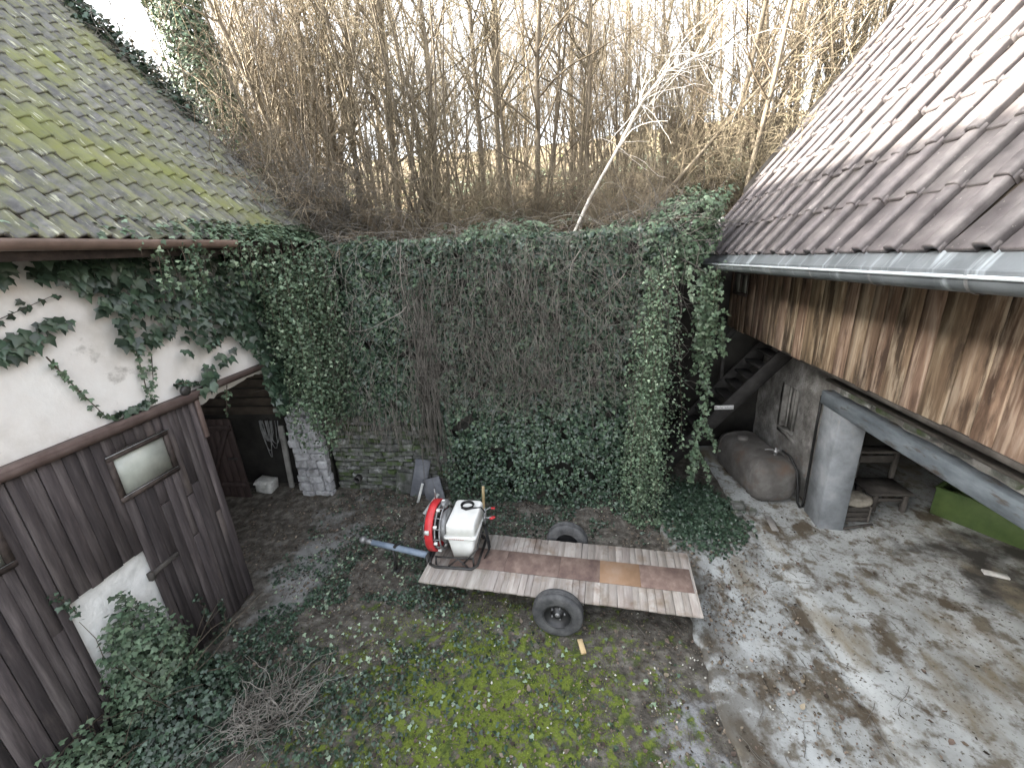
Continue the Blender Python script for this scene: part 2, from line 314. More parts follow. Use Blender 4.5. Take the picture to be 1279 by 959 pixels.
M['ground'] = mat('damp_courtyard_soil', [(.3, (.036, .032, .026)), (.5, (.092, .083, .070)), (.7, (.20, .186, .162))], 7, 10, .95, .8, 16, off=False, bdist=.04,
    layers=[((.25, .25, .24), 1.6, .30, .46, (1, 1, 1), ('ell', -4.35, 5.3, .75, 1.7, .25)),
            ((.24, .245, .25), 2.2, .42, .52, (1, 1, 1), ('ell', 1.1, 2.9, .55, .9, .14)),
            ((.055, .078, .018), 4.5, .34, .46, (1, 1, 1), ('ell', -.95, 3.05, 1.9, 1.45, .17)),
            ((.135, .17, .03), 9.0, .38, .47, (1, 1, 1), ('ell', -.95, 3.1, 1.75, 1.3, .15))])
M['slab'] = mat('dirty_pale_concrete', [(.28, (.18, .183, .172)), (.45, (.31, .322, .315)), (.62, (.40, .418, .415)), (.8, (.46, .478, .478))], 1.5, 9, .75, .3, 30, off=False, dist=.4, spec=.35,
    layers=[((.085, .068, .048), 1.9, .53, .61, (1, .8, 1), None), ((.13, .115, .09), 5.5, .52, .64, (1, 1, 1), None), ((.19, .165, .12), .9, .52, .66, (1.6, .7, 1), None), ((.085, .074, .058), 4.0, .40, .52, (1, 1, 1), (0, 2.25, 1.5)), ((.10, .09, .07), 26, .57, .66, (1, 1, 1), None),
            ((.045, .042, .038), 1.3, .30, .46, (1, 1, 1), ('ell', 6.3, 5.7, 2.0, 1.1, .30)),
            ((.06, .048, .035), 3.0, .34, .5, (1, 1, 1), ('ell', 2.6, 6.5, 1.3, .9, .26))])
M['hill'] = mat('leaf_litter_hillside', [(.3, (.06, .045, .026)), (.5, (.13, .10, .06)), (.7, (.24, .19, .115))], 2.0, 8, .95, .8, 8, off=False, bdist=.1,
    layers=[((.09, .115, .03), .6, .55, .66, (1, 1, 1), None)])
M['slate_bits'] = M['slate']
# ------------------------------------------------------------------ ground, slab, hillside
def grid_mesh(xs, ys, zf, mat, keep=None, smooth=True):
    X, Y = np.meshgrid(xs, ys, indexing='ij'); P = np.stack([X.ravel(), Y.ravel(), 0 * X.ravel()], -1)
    P[:, 2] = zf(P); nx, ny = len(xs), len(ys)
    i = np.arange(nx - 1)[:, None] * ny; j = np.arange(ny - 1)[None]
    q = np.stack([i + j, i + ny + j, i + ny + j + 1, i + j + 1], -1).reshape(-1, 4)
    if keep is not None: q = q[keep(P[q].mean(1))]
    return make_mesh('grid', P, [q], mat, smooth)
def ground_z(P):
    n = (fbm(P, 1.1, 3, 4) - .5) * .12 + (fbm(P, 6, 9, 2) - .5) * .035
    e = np.clip((1.75 - P[:, 0]) * 3, 0, 1)                                  # flattens under the slab
    bank = np.clip((P[:, 1] - 6.2) / .9, 0, 1) * np.clip((2.0 - P[:, 0]) * 2, 0, 1) * .08
    lim = (np.abs(P[:, 0]) < 14) & (P[:, 1] > -4) & (P[:, 1] < 9.5)
    return np.where(lim, n * e - .035 * (1 - e) + bank * e, -.05)
xs = np.concatenate([[-80, -40, -20, -13], np.arange(-9, 2.4, .06), np.arange(2.6, 9, .5), [12, 20, 40, 80]])
ys = np.concatenate([[-80, -40, -20, -8, -3, 0], np.arange(1, 7.9, .06), np.arange(8.2, 10, .5), [14, 30, 80]])
ground = obj('ground', grid_mesh(xs, ys, ground_z, M['ground']), kind='structure')

def slab_panel(x0, x1, y0, y1, name, parent, jag=True):
    n = 90; yy = np.linspace(y0, y1, n)
    jx = x0 + ((fbm(np.stack([yy * 0, yy, yy * 0], -1), 1.3, 5) - .5) * .10 + (fbm(np.stack([yy * 0, yy, yy * 0], -1), 7, 6) - .5) * .16 if jag else
               (fbm(np.stack([yy * 0, yy, yy * 0], -1), 1.0, 15) - .5) * .12 + .004)
    j1 = np.full(n, x1) if jag is None else x1 + (fbm(np.stack([yy * 0, yy, yy * 0], -1), 1.0, 15) - .5) * .12 if jag else np.full(n, x1)
    ux = np.linspace(0, 1, 24)
    X = jx[:, None] * (1 - ux) + j1[:, None] * ux; Y = np.repeat(yy[:, None], 24, 1)
    P = np.stack([X.ravel(), Y.ravel(), 0 * X.ravel()], -1); P[:, 2] = .035 + (fbm(P, .9, 21) - .5) * .03
    P.reshape(n, 24, 3)[:, 0, 2] -= .012
    i = np.arange(n - 1)[:, None] * 24; j = np.arange(23)[None]
    q = np.stack([i + j, i + j + 1, i + 24 + j + 1, i + 24 + j], -1).reshape(-1, 4)
    edge = np.arange(n) * 24; eV = P[edge].copy(); eV[:, 2] = -.08; e2 = len(P) + np.arange(n)
    q2 = np.stack([edge[:-1], edge[1:], e2[1:], e2[:-1]], -1)
    return obj(name, make_mesh(name, np.concatenate([P, eV]), [q, q2], M['slab'], True), parent)
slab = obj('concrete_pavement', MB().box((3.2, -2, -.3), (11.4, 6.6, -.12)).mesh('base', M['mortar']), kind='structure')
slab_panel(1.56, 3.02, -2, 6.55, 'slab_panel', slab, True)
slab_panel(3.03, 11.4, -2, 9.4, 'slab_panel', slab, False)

def hill_z(P):
    y = P[:, 1]; x = P[:, 0]
    return 4.82 + np.clip(y - 7.4, 0, 99) * .16 + np.clip(y - 11, 0, 99) * .06 + (fbm(P, .5, 31) - .5) * .6 * np.clip((y - 7.6) / 2, .1, 1) \
        + np.clip(x - 1, 0, 30) * .05 * np.clip((y - 9.4) / 2, 0, 1) + (fbm(P, 3, 41) - .5) * .12
xs = np.concatenate([np.arange(-60, -10, 3), np.arange(-10, 10, .25), np.arange(10, 61, 3)])
ys = np.concatenate([np.arange(7.45, 16, .25), np.arange(16, 90, 2)])
def hk(c): return ~(((c[:, 0] > 1.6) & (c[:, 1] < 9.7)) | ((c[:, 0] < -4.9) & (c[:, 1] < 7.75)))
hill = obj('hillside', grid_mesh(xs, ys, hill_z, M['hill'], hk), kind='structure')

# ------------------------------------------------------------------ retaining wall
rw = thing('retaining_wall', (-1.9, 7.45, 0), 'old stone retaining wall behind the ivy, mossy stones bare at its foot', 'wall')
b = MB(); b.box((-4.88, 7.36, -.1), (1.75, 7.75, 4.86)); b.box((1.4, 7.751, -.1), (1.75, 9.6, 4.86)); b.box((-5.42, 7.36, -.1), (-4.881, 7.75, 4.86))
core = b.build('wall_core', M['mortar'], rw)
b = MB(); b.box((1.751, 9.5, -.1), (8.4, 9.75, 4.9)); b.build('end_wall', M['inner'], rw)
def stone_mesh(w, h, d, mat, seed):
    bm = bmesh.new(); bmesh.ops.create_cube(bm, size=1)
    for v in bm.verts: v.co = Vector((v.co.x * w, v.co.y * d, v.co.z * h))
    bmesh.ops.bevel(bm, geom=bm.edges[:], offset=min(w, h) * .14, segments=1, affect='EDGES')
    rr = random.Random(seed)
    for v in bm.verts: v.co += Vector([rr.uniform(-1, 1) * .013 for _ in range(3)])
    me = bpy.data.meshes.new('stone'); bm.to_mesh(me); bm.free(); me.materials.append(mat); return me
SM = [stone_mesh(1, 1, 1, M['stone'], 0)]
stone_lib = {}
def stones(x0, x1, z0, z1, yf, parent, mat, key, hmin=.07, hmax=.13, wmin=.14, wmax=.38, lim=400):
    z = z0; n = 0; rr = random.Random(key)
    while z < z1 and n < lim:
        h = rr.uniform(hmin, hmax); x = x0 + rr.uniform(-.1, 0) if x0 < -5 else x0
        while x < x1 and n < lim:
            wd = rr.uniform(wmin, wmax); wd = min(wd, x1 - x + .02); 
            kk = (mat, round(wd, 1), round(h, 2) // .02, rr.randint(0, 2))
            if kk not in stone_lib: stone_lib[kk] = stone_mesh(round(wd, 1) + .04, h, .16, M[mat], len(stone_lib))
            o = obj('stone', stone_lib[kk], parent); o.location = (x + wd / 2, yf + .06 + rr.uniform(-.03, .03), z + h / 2 + rr.uniform(-.008, .008))
            o.scale = (max(.3, (wd - .014) / (round(wd, 1) + .04)), 1, 1); o.rotation_euler = (rr.uniform(-.08, .08), rr.uniform(-.06, .06), rr.uniform(-.1, .1))
            x += wd; n += 1
        z += h + .012
stones(-4.86, -2.35, .0, 2.0, 7.3, core, 'stone', 11, .055, .105, .12, .42)
pier = thing('stone_pier', (-5.2, 7.2, 0), 'whitewashed rough stone pier at the corner of the dark barn opening', 'pier')
b = MB(); b.box((-5.5, 7.1, -.1), (-4.9, 7.355, 3.2)); pc = b.build('pier_core', M['mortar'], pier)
stones(-5.52, -4.89, .0, 2.3, 7.02, pc, 'stone_white', 12, .12, .2, .18, .34)
for k in range(11):                       # returning face of the pier
    h = .2; o = obj('stone', stone_mesh(.3, .19, .14, M['stone_white'], 50 + k), pc); o.location = (-5.5, 7.19 + .03 * (k % 2), .1 + k * .205); o.rotation_euler = (0, 0, math.pi / 2)
b = MB(); b.lathe([(.055, .02), (.075, .02), (.075, -.1), (.055, -.1)], 'Y', 18, (-4.37, 7.24, .36), True); dp = b.build('drain_pipe', M['metal_dark'], rw, True)
b = MB(); b.lathe([(.0, .0), (.056, .0)], 'Y', 18, (-4.37, 7.225, .36)); b.build('pipe_dark_disc', M['ink_and_hole_black'], dp)  # black disc painted for the darkness inside the pipe

# ------------------------------------------------------------------ roof tiles
def tile_mesh(prof, length, thick, mat, name='roof_tile'):
    """prof: (u, w) across the tile; tile runs along +v (upslope); front edge has a lip"""
    pr = np.array(prof, float); k = len(pr)
    def row(v, dz): return np.stack([pr[:, 0], np.full(k, v), pr[:, 1] + dz], -1)
    V = np.concatenate([row(0, -thick), row(0, -.003), row(.012, 0), row(length, 0)])
    i = np.arange(k - 1); fs = []
    for r in range(3): fs.append(np.stack([r * k + i, r * k + i + 1, (r + 1) * k + i + 1, (r + 1) * k + i], -1))
    e = k - 1                                       # underside of the nose and the exposed side
    V = np.concatenate([V, row(.06, -thick)])
    fs.append(np.stack([4 * k + i, 4 * k + i + 1, i + 1, i], -1))
    return make_mesh(name, V, [np.concatenate(fs)], mat, False)
def roof_frame(origin, s, n, a):
    m = Matrix.Identity(4)
    for r in range(3): m[r][0] = a[r]; m[r][1] = s[r]; m[r][2] = n[r]; m[r][3] = origin[r]
    return m
def tile_roof(parent, meshes, eave, pitch, side, y0, y1, cw, ex, rows, tilt, mat, jit=.004, slabmat=None, limit=290, fall=0.):
    c, sn = math.cos(pitch), math.sin(pitch)
    s = Vector((side * c, 0, sn)); n = Vector((-side * sn, 0, c)); a = Vector((0, -side, -side * fall))
    ncol = int(round((y1 - y0) / cw)); recs = []
    for r in range(rows):
        for k in range(ncol):
            y = y0 + (k + .5) * cw
            p = Vector(eave) + s * (r * ex); p.y = y; p.z += fall * (y - 3)
            recs.append((r, k, p))
    P = np.array([list(p + s * ex / 2) for _, _, p in recs]); q = project(P)
    vis = (q[:, 2] > .3) & (q[:, 0] > -40) & (q[:, 0] < 1320) & (q[:, 1] > -30) & (q[:, 1] < 990)
    score = np.where(vis, 1 / (np.linalg.norm(P - np.array([0, 0, CAM_H]), axis=1) ** 2), 0)
    keep = set(np.argsort(-score)[:limit][score[np.argsort(-score)[:limit]] > 0].tolist())
    rest = MB(); rr = random.Random(3)
    for i, (r, k, p) in enumerate(recs):
        me = meshes[rr.randrange(len(meshes))]
        mt = roof_frame(p + n * (.022 + rr.uniform(-.003, .003)), s, n, a) @ Euler((-tilt + rr.gauss(0, .006), rr.gauss(0, jit), rr.gauss(0, jit * 1.6))).to_matrix().to_4x4()
        mt = mt @ Matrix.Translation((rr.gauss(0, .003), rr.gauss(0, .006), 0))
        if i in keep: obj('roof_tile', me, parent, mw=mt)
        else:
            V = np.empty(len(me.vertices) * 3, np.float32); me.vertices.foreach_get('co', V); V = V.reshape(-1, 3)
            V = V @ np.array(mt.to_3x3()).T + np.array(mt.translation)
            F = np.array([list(pl.vertices) for pl in me.polygons]); rest.add(V, F)
    if rest.n: rest.build('roof_tile', mat, parent, kind='stuff')
def wave(w, amp, k=8, ph=0):
    u = np.linspace(-w / 2, w / 2, k); return np.stack([u, amp * np.sin(2 * math.pi * (u / (w * .98)) + ph)], -1)

# ------------------------------------------------------------------ left barn
barn = thing('barn', (-4.9, 3, 0), 'plastered barn with mossy tiled roof and dark board sliding doors', 'barn')
BX = -4.87
def rough_wall(x, y0, y1, z0, z1, mat, amp=.03, step=.07, ny=None, holes=(), sign=1, f=2.2):
    ys = np.linspace(y0, y1, max(2, int((y1 - y0) / step))); zs = np.linspace(z0, z1, max(2, int((z1 - z0) / step)))
    Y, Z = np.meshgrid(ys, zs, indexing='ij'); P = np.stack([0 * Y.ravel(), Y.ravel(), Z.ravel()], -1)
    P[:, 0] = x + sign * ((fbm(P, f, 51, 4) - .5) * amp * 2)
    ny_, nz_ = len(ys), len(zs); i = np.arange(ny_ - 1)[:, None] * nz_; j = np.arange(nz_ - 1)[None]
    q = np.stack([i + j, i + nz_ + j, i + nz_ + j + 1, i + j + 1], -1).reshape(-1, 4)
    if sign < 0: q = q[:, ::-1]
    c = P[q].mean(1)
    for (a, b_, c0, c1) in holes: q = q[~((c[q[:, 0] * 0 + np.arange(len(q)), 1] > a) & (c[:, 1] < b_) & (c[:, 2] > c0) & (c[:, 2] < c1))]; c = P[q].mean(1)
    return P, q
b = MB(); b.box((-5.25, -5, -.1), (BX - .04, 4.5, 5.3)); b.box((-5.25, 4.5, 3.16), (BX - .04, 7.45, 5.3))
b.add(*rough_wall(BX, -1, 4.5, 0, 5.2, M['plaster'], .022)); b.add(*rough_wall(BX, 4.5, 7.45, 3.13, 5.2, M['plaster'], .022))
# ragged lower edge of the plaster over the opening
yy = np.linspace(4.5, 7.1, 40); low = 3.0 + .1 * np.sin((yy - 4.5) / 2.6 * math.pi) + R.uniform(-.02, .02, 40)
V = np.concatenate([np.stack([0 * yy + BX, yy, 0 * yy + 3.14], -1), np.stack([0 * yy + BX, yy, low], -1), np.stack([0 * yy + BX - .3, yy, low], -1)])
i = np.arange(39); b.add(V, np.stack([40 + i, 41 + i, 1 + i, i], -1), np.stack([80 + i, 81 + i, 41 + i, 40 + i], -1))
wall = b.build('plaster_wall', M['plaster'], barn, True)
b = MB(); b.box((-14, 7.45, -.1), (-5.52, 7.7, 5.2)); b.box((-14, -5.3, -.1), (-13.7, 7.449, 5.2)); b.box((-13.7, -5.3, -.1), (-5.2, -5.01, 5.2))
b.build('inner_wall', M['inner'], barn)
pl = math.radians(47); EX, EZ = -4.36, 5.10
RX = -9.3; RZ = EZ + (EX - RX) * math.tan(pl)
b = MB()
def slope_slab(b, ex, ez, rx, rz, y0, y1, t=.08, fall=0.):
    d = Vector((rx - ex, 0, rz - ez)).normalized(); n = Vector((-d.z, 0, d.x)); n = n if n.z > 0 else -n
    P = []
    for (x, z) in ((ex, ez), (rx, rz)):
        for y in (y0, y1):
            for k in (0, -t): P.append((x + n.x * k, y, z + n.z * k + fall * (y - 3)))
    # order ex:y0 top,y0 bot,y1 top,y1 bot ; rx same
    b.add(P, [[0, 2, 6, 4], [1, 5, 7, 3], [0, 1, 3, 2], [4, 6, 7, 5], [0, 4, 5, 1], [2, 3, 7, 6]])
slope_slab(b, EX - .03, EZ - .01, RX, RZ - .04, -6, 7.5); slope_slab(b, 2 * RX - EX, EZ - .01, RX, RZ - .05, -6, 7.5)
roofL = b.build('roof', M['underlay'], barn)
b = MB(); b.add([(-5.2, 7.46, 5.2), (-13.6, 7.46, 5.2), (RX, 7.46, RZ - .2), (-5.2, 7.7, 5.2), (-13.6, 7.7, 5.2), (RX, 7.7, RZ - .2)], [[0, 1, 2], [3, 5, 4]], [[0, 2, 5, 3], [1, 4, 5, 2]])
b.build('gable', M['plaster'], barn)
TL = [tile_mesh(wave(.222, .030, 9, p), .335, .034, M['tile_left']) for p in (-1.2, -1.12, -1.28)]
tile_roof(roofL, TL, (EX, 0, EZ), pl, -1, -.02, 7.58, .20, .285, 25, math.radians(5.0), M['tile_left'])
b = MB(); b.box((EX - .06, -1, EZ - .19), (EX - .035, 7.5, EZ - .03)); b.build('fascia', M['frame_dark'], barn)
def gutter(parent, x, z, y0, y1, r, mat, name='gutter', drop=0.):
    th = np.linspace(math.pi, 2 * math.pi, 11); ys = np.linspace(y0, y1, 14)
    prof = [(x + r * math.cos(t), z + r * math.sin(t)) for t in th]
    prof = [(x - r - .012, z - .004), (x - r - .012, z + .012), (x - r + .004, z + .012)] + prof + [(x + r, z + .03)]
    prof = np.array(prof); k = len(prof); V = []
    inn = [(x + (r - .006) * math.cos(t), z + (r - .006) * math.sin(t)) for t in th[::-1]]
    prof = np.array(list(prof) + [(x + r - .006, z + .03)] + inn); k = len(prof)
    for y in ys: V += [(px_, y, pz + drop * (y - y0)) for px_, pz in prof]
    i = np.arange(len(ys) - 1)[:, None] * k; j = np.arange(k - 1)[None]
    q = np.stack([i + j, i + j + 1, i + k + j + 1, i + k + j], -1).reshape(-1, 4)
    return obj(name, make_mesh(name, V, [q], mat, True), parent)
gl = gutter(barn, -4.30, 5.05, -.5, 5.3, .065, M['copper'])
# sliding rail over the doors
b = MB(); b.box((-4.845, -1, 3.185), (-4.74, 6.15, 3.255)); b.box((-4.742, -1, 3.15), (-4.735, 4.55, 3.22)); rail = b.build('door_rail', M['rail'], barn)
b = MB(); b.lathe([(.0, -.02), (.06, -.02), (.06, .02), (.0, .02)], 'X', 16, (-4.76, 4.42, 3.31)); b.build('roller', M['metal_dark'], rail, True)
def plank_mesh(w, h, t, mat, seed, bev=.004):
    """board centred on its foot: y width, z height"""
    rr = random.Random(seed); b = MB()
    b.bbox((-t / 2, -w / 2, 0), (t / 2, w / 2, h), bev)
    V = np.concatenate(b.V); V[:, 1] += np.where(V[:, 2] > h / 2, rr.uniform(-.004, .004), rr.uniform(-.003, .003)); b.V = [V]
    V[:, 2] += np.where(V[:, 2] < h * .3, rr.uniform(-.012, .012), 0)
    return b.mesh('plank', mat)
door = thing('x', (0, 0, 0), None, None); bpy.data.objects.remove(door)
b = MB()
for z in (.55, 1.95, 3.0): b.box((-4.838, 2.62 if z > 1.8 else 3.32, z), (-4.812, 4.5, z + .09))
doorA = b.build('sliding_door', M['frame_dark'], barn)
b = MB()
for z in (.55, 1.95, 3.0): b.box((-4.838, -.6, z), (-4.812, 2.5, z + .09))
doorB = b.build('sliding_door', M['frame_dark'], barn)
rr = random.Random(5)
def board_run(parent, y0, y1, wins, hole):
    y = y0; i = 0
    while y < y1 - .02:
        wd = min(rr.uniform(.088, .125), y1 - y)
        c = y + wd / 2; segs = []
        if hole and c < hole[1] + .01: segs = [(hole[2], 3.14)]
        else:
            br = rr.uniform(1.45, 2.15) if rr.random() < .45 else None
            segs = [(.03 + rr.uniform(0, .03), 3.14)] if br is None else [(.03 + rr.uniform(0, .03), br), (br + .004, 3.14)]
        for (a0, a1) in wins:
            if a0 + .01 < c < a1 - .01:
                ns = []
                for (s0, s1) in segs:
                    if s0 < 2.41 < s1: ns += [(s0, 2.40)] + ([(2.96, s1)] if s1 > 2.96 else [])
                    else: ns.append((s0, s1))
                segs = ns
        for (s0, s1) in segs:
            o = obj('plank', plank_mesh(wd - .005, s1 - s0, .024, M['barn_wood'], i), parent); o.location = (-4.797 + rr.uniform(-.004, .004), c, s0); i += 1
        y += wd
board_run(doorA, 2.57, 4.53, [(3.33, 4.04)], (2.57, 3.3, 1.77)); board_run(doorB, -.6, 2.568, [(1.72, 2.41)], None)
def door_window(parent, y0, y1, z0=2.41, z1=2.95):
    b = MB(); x0, x1 = -4.80, -4.765; t = .055
    b.box((x0, y0, z0), (x1, y1, z0 + t)); b.box((x0, y0, z1 - t), (x1, y1, z1)); b.box((x0 - .001, y0, z0 + t), (x1 - .002, y0 + t, z1 - t)); b.box((x0 - .001, y1 - t, z0 + t), (x1 - .002, y1, z1 - t))
    b.build('window_frame', M['frame_dark'], parent)
    b = MB(); b.box((-4.803, y0 + .03, z0 + .03), (-4.797, y1 - .03, z1 - .03)); b.build('window_pane', M['reflecting_glass'], parent)
    b = MB(); b.box((-4.764, y0 - .01, z1 - .004), (-4.752, y1 + .02, z1 + .006)); b.build('drip_strip', M['galv'], parent); b = MB(); b.box((-4.764, y0 + .02, z0 + t - .001), (-4.757, y1 - .02, z0 + t + .006)); b.build('putty_strip', M['galv'], parent)
door_window(doorA, 3.33, 4.04); door_window(doorB, 1.72, 2.41)
b = MB(); b.bbox((-4.78, 3.28, 1.44), (-4.74, 3.66, 1.49), .006, rx=.04); b.box((-4.785, 3.28, 1.40), (-4.735, 3.33, 1.5)); b.build('door_latch', M['old_wood'], doorA)
b = MB(); b.bbox((-4.782, 4.5, 2.62), (-4.75, 4.56, 3.16), .005); b.build('edge_batten', M['rail'], doorA)
b = MB(); b.add(*rough_wall(-4.848, 2.2, 3.7, .62, 2.0, None, .02, .04, f=5)); b.build('limewashed_panel', M['white_lime'], barn, True)
b = MB(); b.add(*rough_wall(-4.846, 2.2, 3.7, -.05, .62, None, .02, .06)); b.build('dark_plinth', M['rubble'], barn, True)

# ------------------------------------------------------------------ right house
house = thing('farm_building', (4.3, 6, 0), 'farm building with brown tiled roof and weathered board loft above an open store', 'building')
pr_ = math.radians(52); HX, HZ = 2.60, 4.60; FALL = -.03
HRX = 7.4; HRZ = HZ + (HRX - HX) * math.tan(pr_)
b = MB(); slope_slab(b, HX + .03, HZ - .03, HRX, HRZ - .05, -2, 9.22, .08, FALL); slope_slab(b, 2 * HRX - HX, HZ - .03, HRX, HRZ - .06, -2, 9.22, .08, FALL)
roofR = b.build('roof', M['underlay'], house)
def roll_prof(w=.40, h=.055):
    return [(-w / 2 + .016, -.03), (-w / 2 + .017, .002), (-.03, .0), (.050, .004), (.066, h * .85), (.086, h), (.152, h), (.170, h * .88), (.173, h * .4), (.158, -.03)]
TR = [tile_mesh(roll_prof(h=hh), .62, .040, M['tile_right']) for hh in (.060, .056, .064)]
tile_roof(roofR, TR, (HX, 0, HZ), pr_, 1, -.55, 9.27, .39, .55, 14, math.radians(3.3), M['tile_right'], jit=.005, fall=FALL)
b = MB()
for k in range(24):
    b.box((HX - .02, 9.19, HZ), (HX - .01, 9.2, HZ + .01))
b = MB(); V = []
P0 = np.array([HX - .03, 0, HZ - .01]); P1 = np.array([2.53, 0, 4.365])
fz = lambda y: FALL * (y - 3)
b.add([(HX + .02, -1, HZ + .01 + fz(-1)), (HX + .02, 9.25, HZ + .01 + fz(9.25)), (2.53, 9.25, 4.485 + fz(9.25)), (2.53, -1, 4.485 + fz(-1)), (HX + .04, -1, HZ + fz(-1)), (HX + .04, 9.25, HZ + fz(9.25)), (2.545, 9.25, 4.475 + fz(9.25)), (2.545, -1, 4.475 + fz(-1))],
      [[0, 1, 2, 3], [7, 6, 5, 4]]); b.build('eave_flashing', M['zinc'], house)
GZ = 4.465
gr = gutter(house, 2.44, GZ + FALL * -4, -1, 9.28, .098, M['zinc'], drop=FALL)
b = MB(); b.tube([(2.335, -1, GZ + FALL * -4 + .004), (2.335, 9.28, GZ + FALL * 6.28 + .004)], .013, 8); b.build('gutter_bead', M['zinc_bead'], gr, True)
for k in range(12):
    y = .35 + k * .82; th = np.linspace(math.pi * .98, 2 * math.pi, 12)
    b = MB(); gz_ = GZ + FALL * (y - 3); pts = [(2.44 + .105 * math.cos(t), y, gz_ + .105 * math.sin(t)) for t in th]; pts = [(2.325, y, gz_ + .018)] + pts
    P = np.array(pts); V = []
    for q_ in P: V += [(q_[0], y - .014, q_[2]), (q_[0], y + .014, q_[2])]
    i = np.arange(len(P) - 1) * 2; b.add(V, np.stack([i, i + 1, i + 3, i + 2], -1)); b.build('gutter_bracket', M['galv'], gr)
# loft cladding, board by board
b = MB(); b.box((3.43, -1, 2.94), (3.52, 9.2, 3.04)); b.box((3.43, -1, 4.3), (3.52, 9.2, 4.4)); clad = b.build('loft_wall', M['old_wood'], house)
y = 1.0; i = 0; rr = random.Random(9)
while y < 9.24:
    wd = min(rr.uniform(.17, .30), 9.26 - y); z0 = 2.935 + .016 * (9.3 - y) + rr.uniform(-.006, .006)
    o = None
    if 8.42 < y + wd / 2 < 9.08:
        for (s0, s1) in ((z0, 3.64), (4.08, 5.2)):
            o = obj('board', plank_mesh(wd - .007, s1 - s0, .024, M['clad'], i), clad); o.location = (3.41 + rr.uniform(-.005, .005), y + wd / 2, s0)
            V = None
    else:
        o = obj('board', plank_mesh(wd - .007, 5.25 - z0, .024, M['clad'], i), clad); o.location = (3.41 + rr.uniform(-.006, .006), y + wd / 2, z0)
    y += wd; i += 1
b = MB()
for (a0, a1, c0, c1) in ((8.4, 9.1, 3.63, 3.69), (8.4, 9.1, 4.03, 4.09), (8.4, 8.45, 3.69, 4.03), (9.05, 9.1, 3.69, 4.03), (8.73, 8.77, 3.69, 4.03)): b.box((3.385, a0, c0), (3.425, a1, c1))
lw = b.build('loft_window', M['frame_dark'], clad)
b = MB(); b.box((3.402, 8.45, 3.69), (3.408, 8.73, 4.03)); b.build('window_pane', M['reflecting_glass'], clad); b = MB(); b.box((3.402, 8.77, 3.69), (3.408, 9.05, 4.03)); b.build('window_pane', M['reflecting_glass'], clad)
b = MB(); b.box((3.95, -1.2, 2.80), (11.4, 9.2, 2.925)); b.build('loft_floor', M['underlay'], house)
b = MB(); b.add([(3.43, 9.21, 2.93), (11.4, 9.21, 2.93), (11.4, 9.21, 5.6), (HRX, 9.21, HRZ - .2), (3.43, 9.21, 5.6)], [[0, 1, 2, 3, 4]]); b.build('gable', M['old_wood'], house)
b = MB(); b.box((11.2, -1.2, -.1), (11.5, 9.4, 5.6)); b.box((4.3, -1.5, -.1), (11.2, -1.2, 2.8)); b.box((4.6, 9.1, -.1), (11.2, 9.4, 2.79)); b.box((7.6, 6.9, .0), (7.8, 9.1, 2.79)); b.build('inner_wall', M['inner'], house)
# ground-floor wall with window, rubble band, beam, post
b = MB(); P, q = rough_wall(4.30, 6.85, 9.45, -.05, 2.8, None, .05, .06, holes=[(7.82, 8.46, .98, 1.95)], sign=-1, f=2.0); b.add(P, q)
P2, q2 = rough_wall(4.62, 6.85, 9.45, -.05, 2.8, None, .01, .1, holes=[(7.82, 8.46, .98, 1.95)], sign=1); b.add(P2, q2)
for (a0, a1, c0, c1) in ((7.74, 7.83, .93, 2.0), (8.45, 8.54, .93, 2.0)): b.box((4.335, a0, c0), (4.62, a1, c1))
b.box((4.335, 7.83, 1.94), (4.62, 8.45, 2.0)); b.box((4.30, 7.80, .90), (4.62, 8.48, .985))
sw = b.build('store_wall', M['rubble'], house, True)
b = MB()
for (a0, a1, c0, c1) in ((8.16, 8.22, .985, 1.94), (8.22, 8.44, 1.88, 1.94), (8.38, 8.44, .985, 1.88)): b.box((4.42, a0, c0), (4.48, a1, c1))
b.box((4.44, 8.221, .986), (4.455, 8.379, 1.879)); b.build('window_frame', M['grey_board'], sw)
b = MB(); P, q = rough_wall(4.27, -1, 6.86, 2.30, 2.80, None, .05, .06, sign=-1, f=4); b.add(P, q); b.box((4.33, -1, 2.28), (4.6, 6.86, 2.79)); b.build('rubble_band', M['rubble'], house, True)
rr = random.Random(21)
y = 1.2
while y < 6.8:                               # loose stones of the band, proud of the mortar
    wd = rr.uniform(.16, .42); h = rr.uniform(.09, .16)
    o = obj('stone', stone_mesh(wd, h, .12, M['stone'], i), house); o.location = (4.24 + rr.uniform(-.02, .02), y + wd / 2, 2.33 + h / 2 + rr.uniform(0, .05)); o.rotation_euler = (rr.uniform(-.1, .1), rr.uniform(-.1, .1), math.pi / 2 + rr.uniform(-.1, .1)); y += wd + rr.uniform(.02, .25); i += 1
b = MB(); b.bbox((4.13, -1, 2.06), (4.33, 6.95, 2.29), .012); beam = b.build('lintel_beam', M['beam'], house)
b = MB(); b.bbox((4.06, 2.2, 2.49), (4.24, 6.8, 2.53), .008, ry=.1); b.build('ledge_board', M['old_wood'], house)
b = MB(); b.bbox((4.14, 6.36, -.05), (4.52, 6.88, 2.057), .012, rz=-.09); post = b.build('concrete_post', M['concrete'], house)
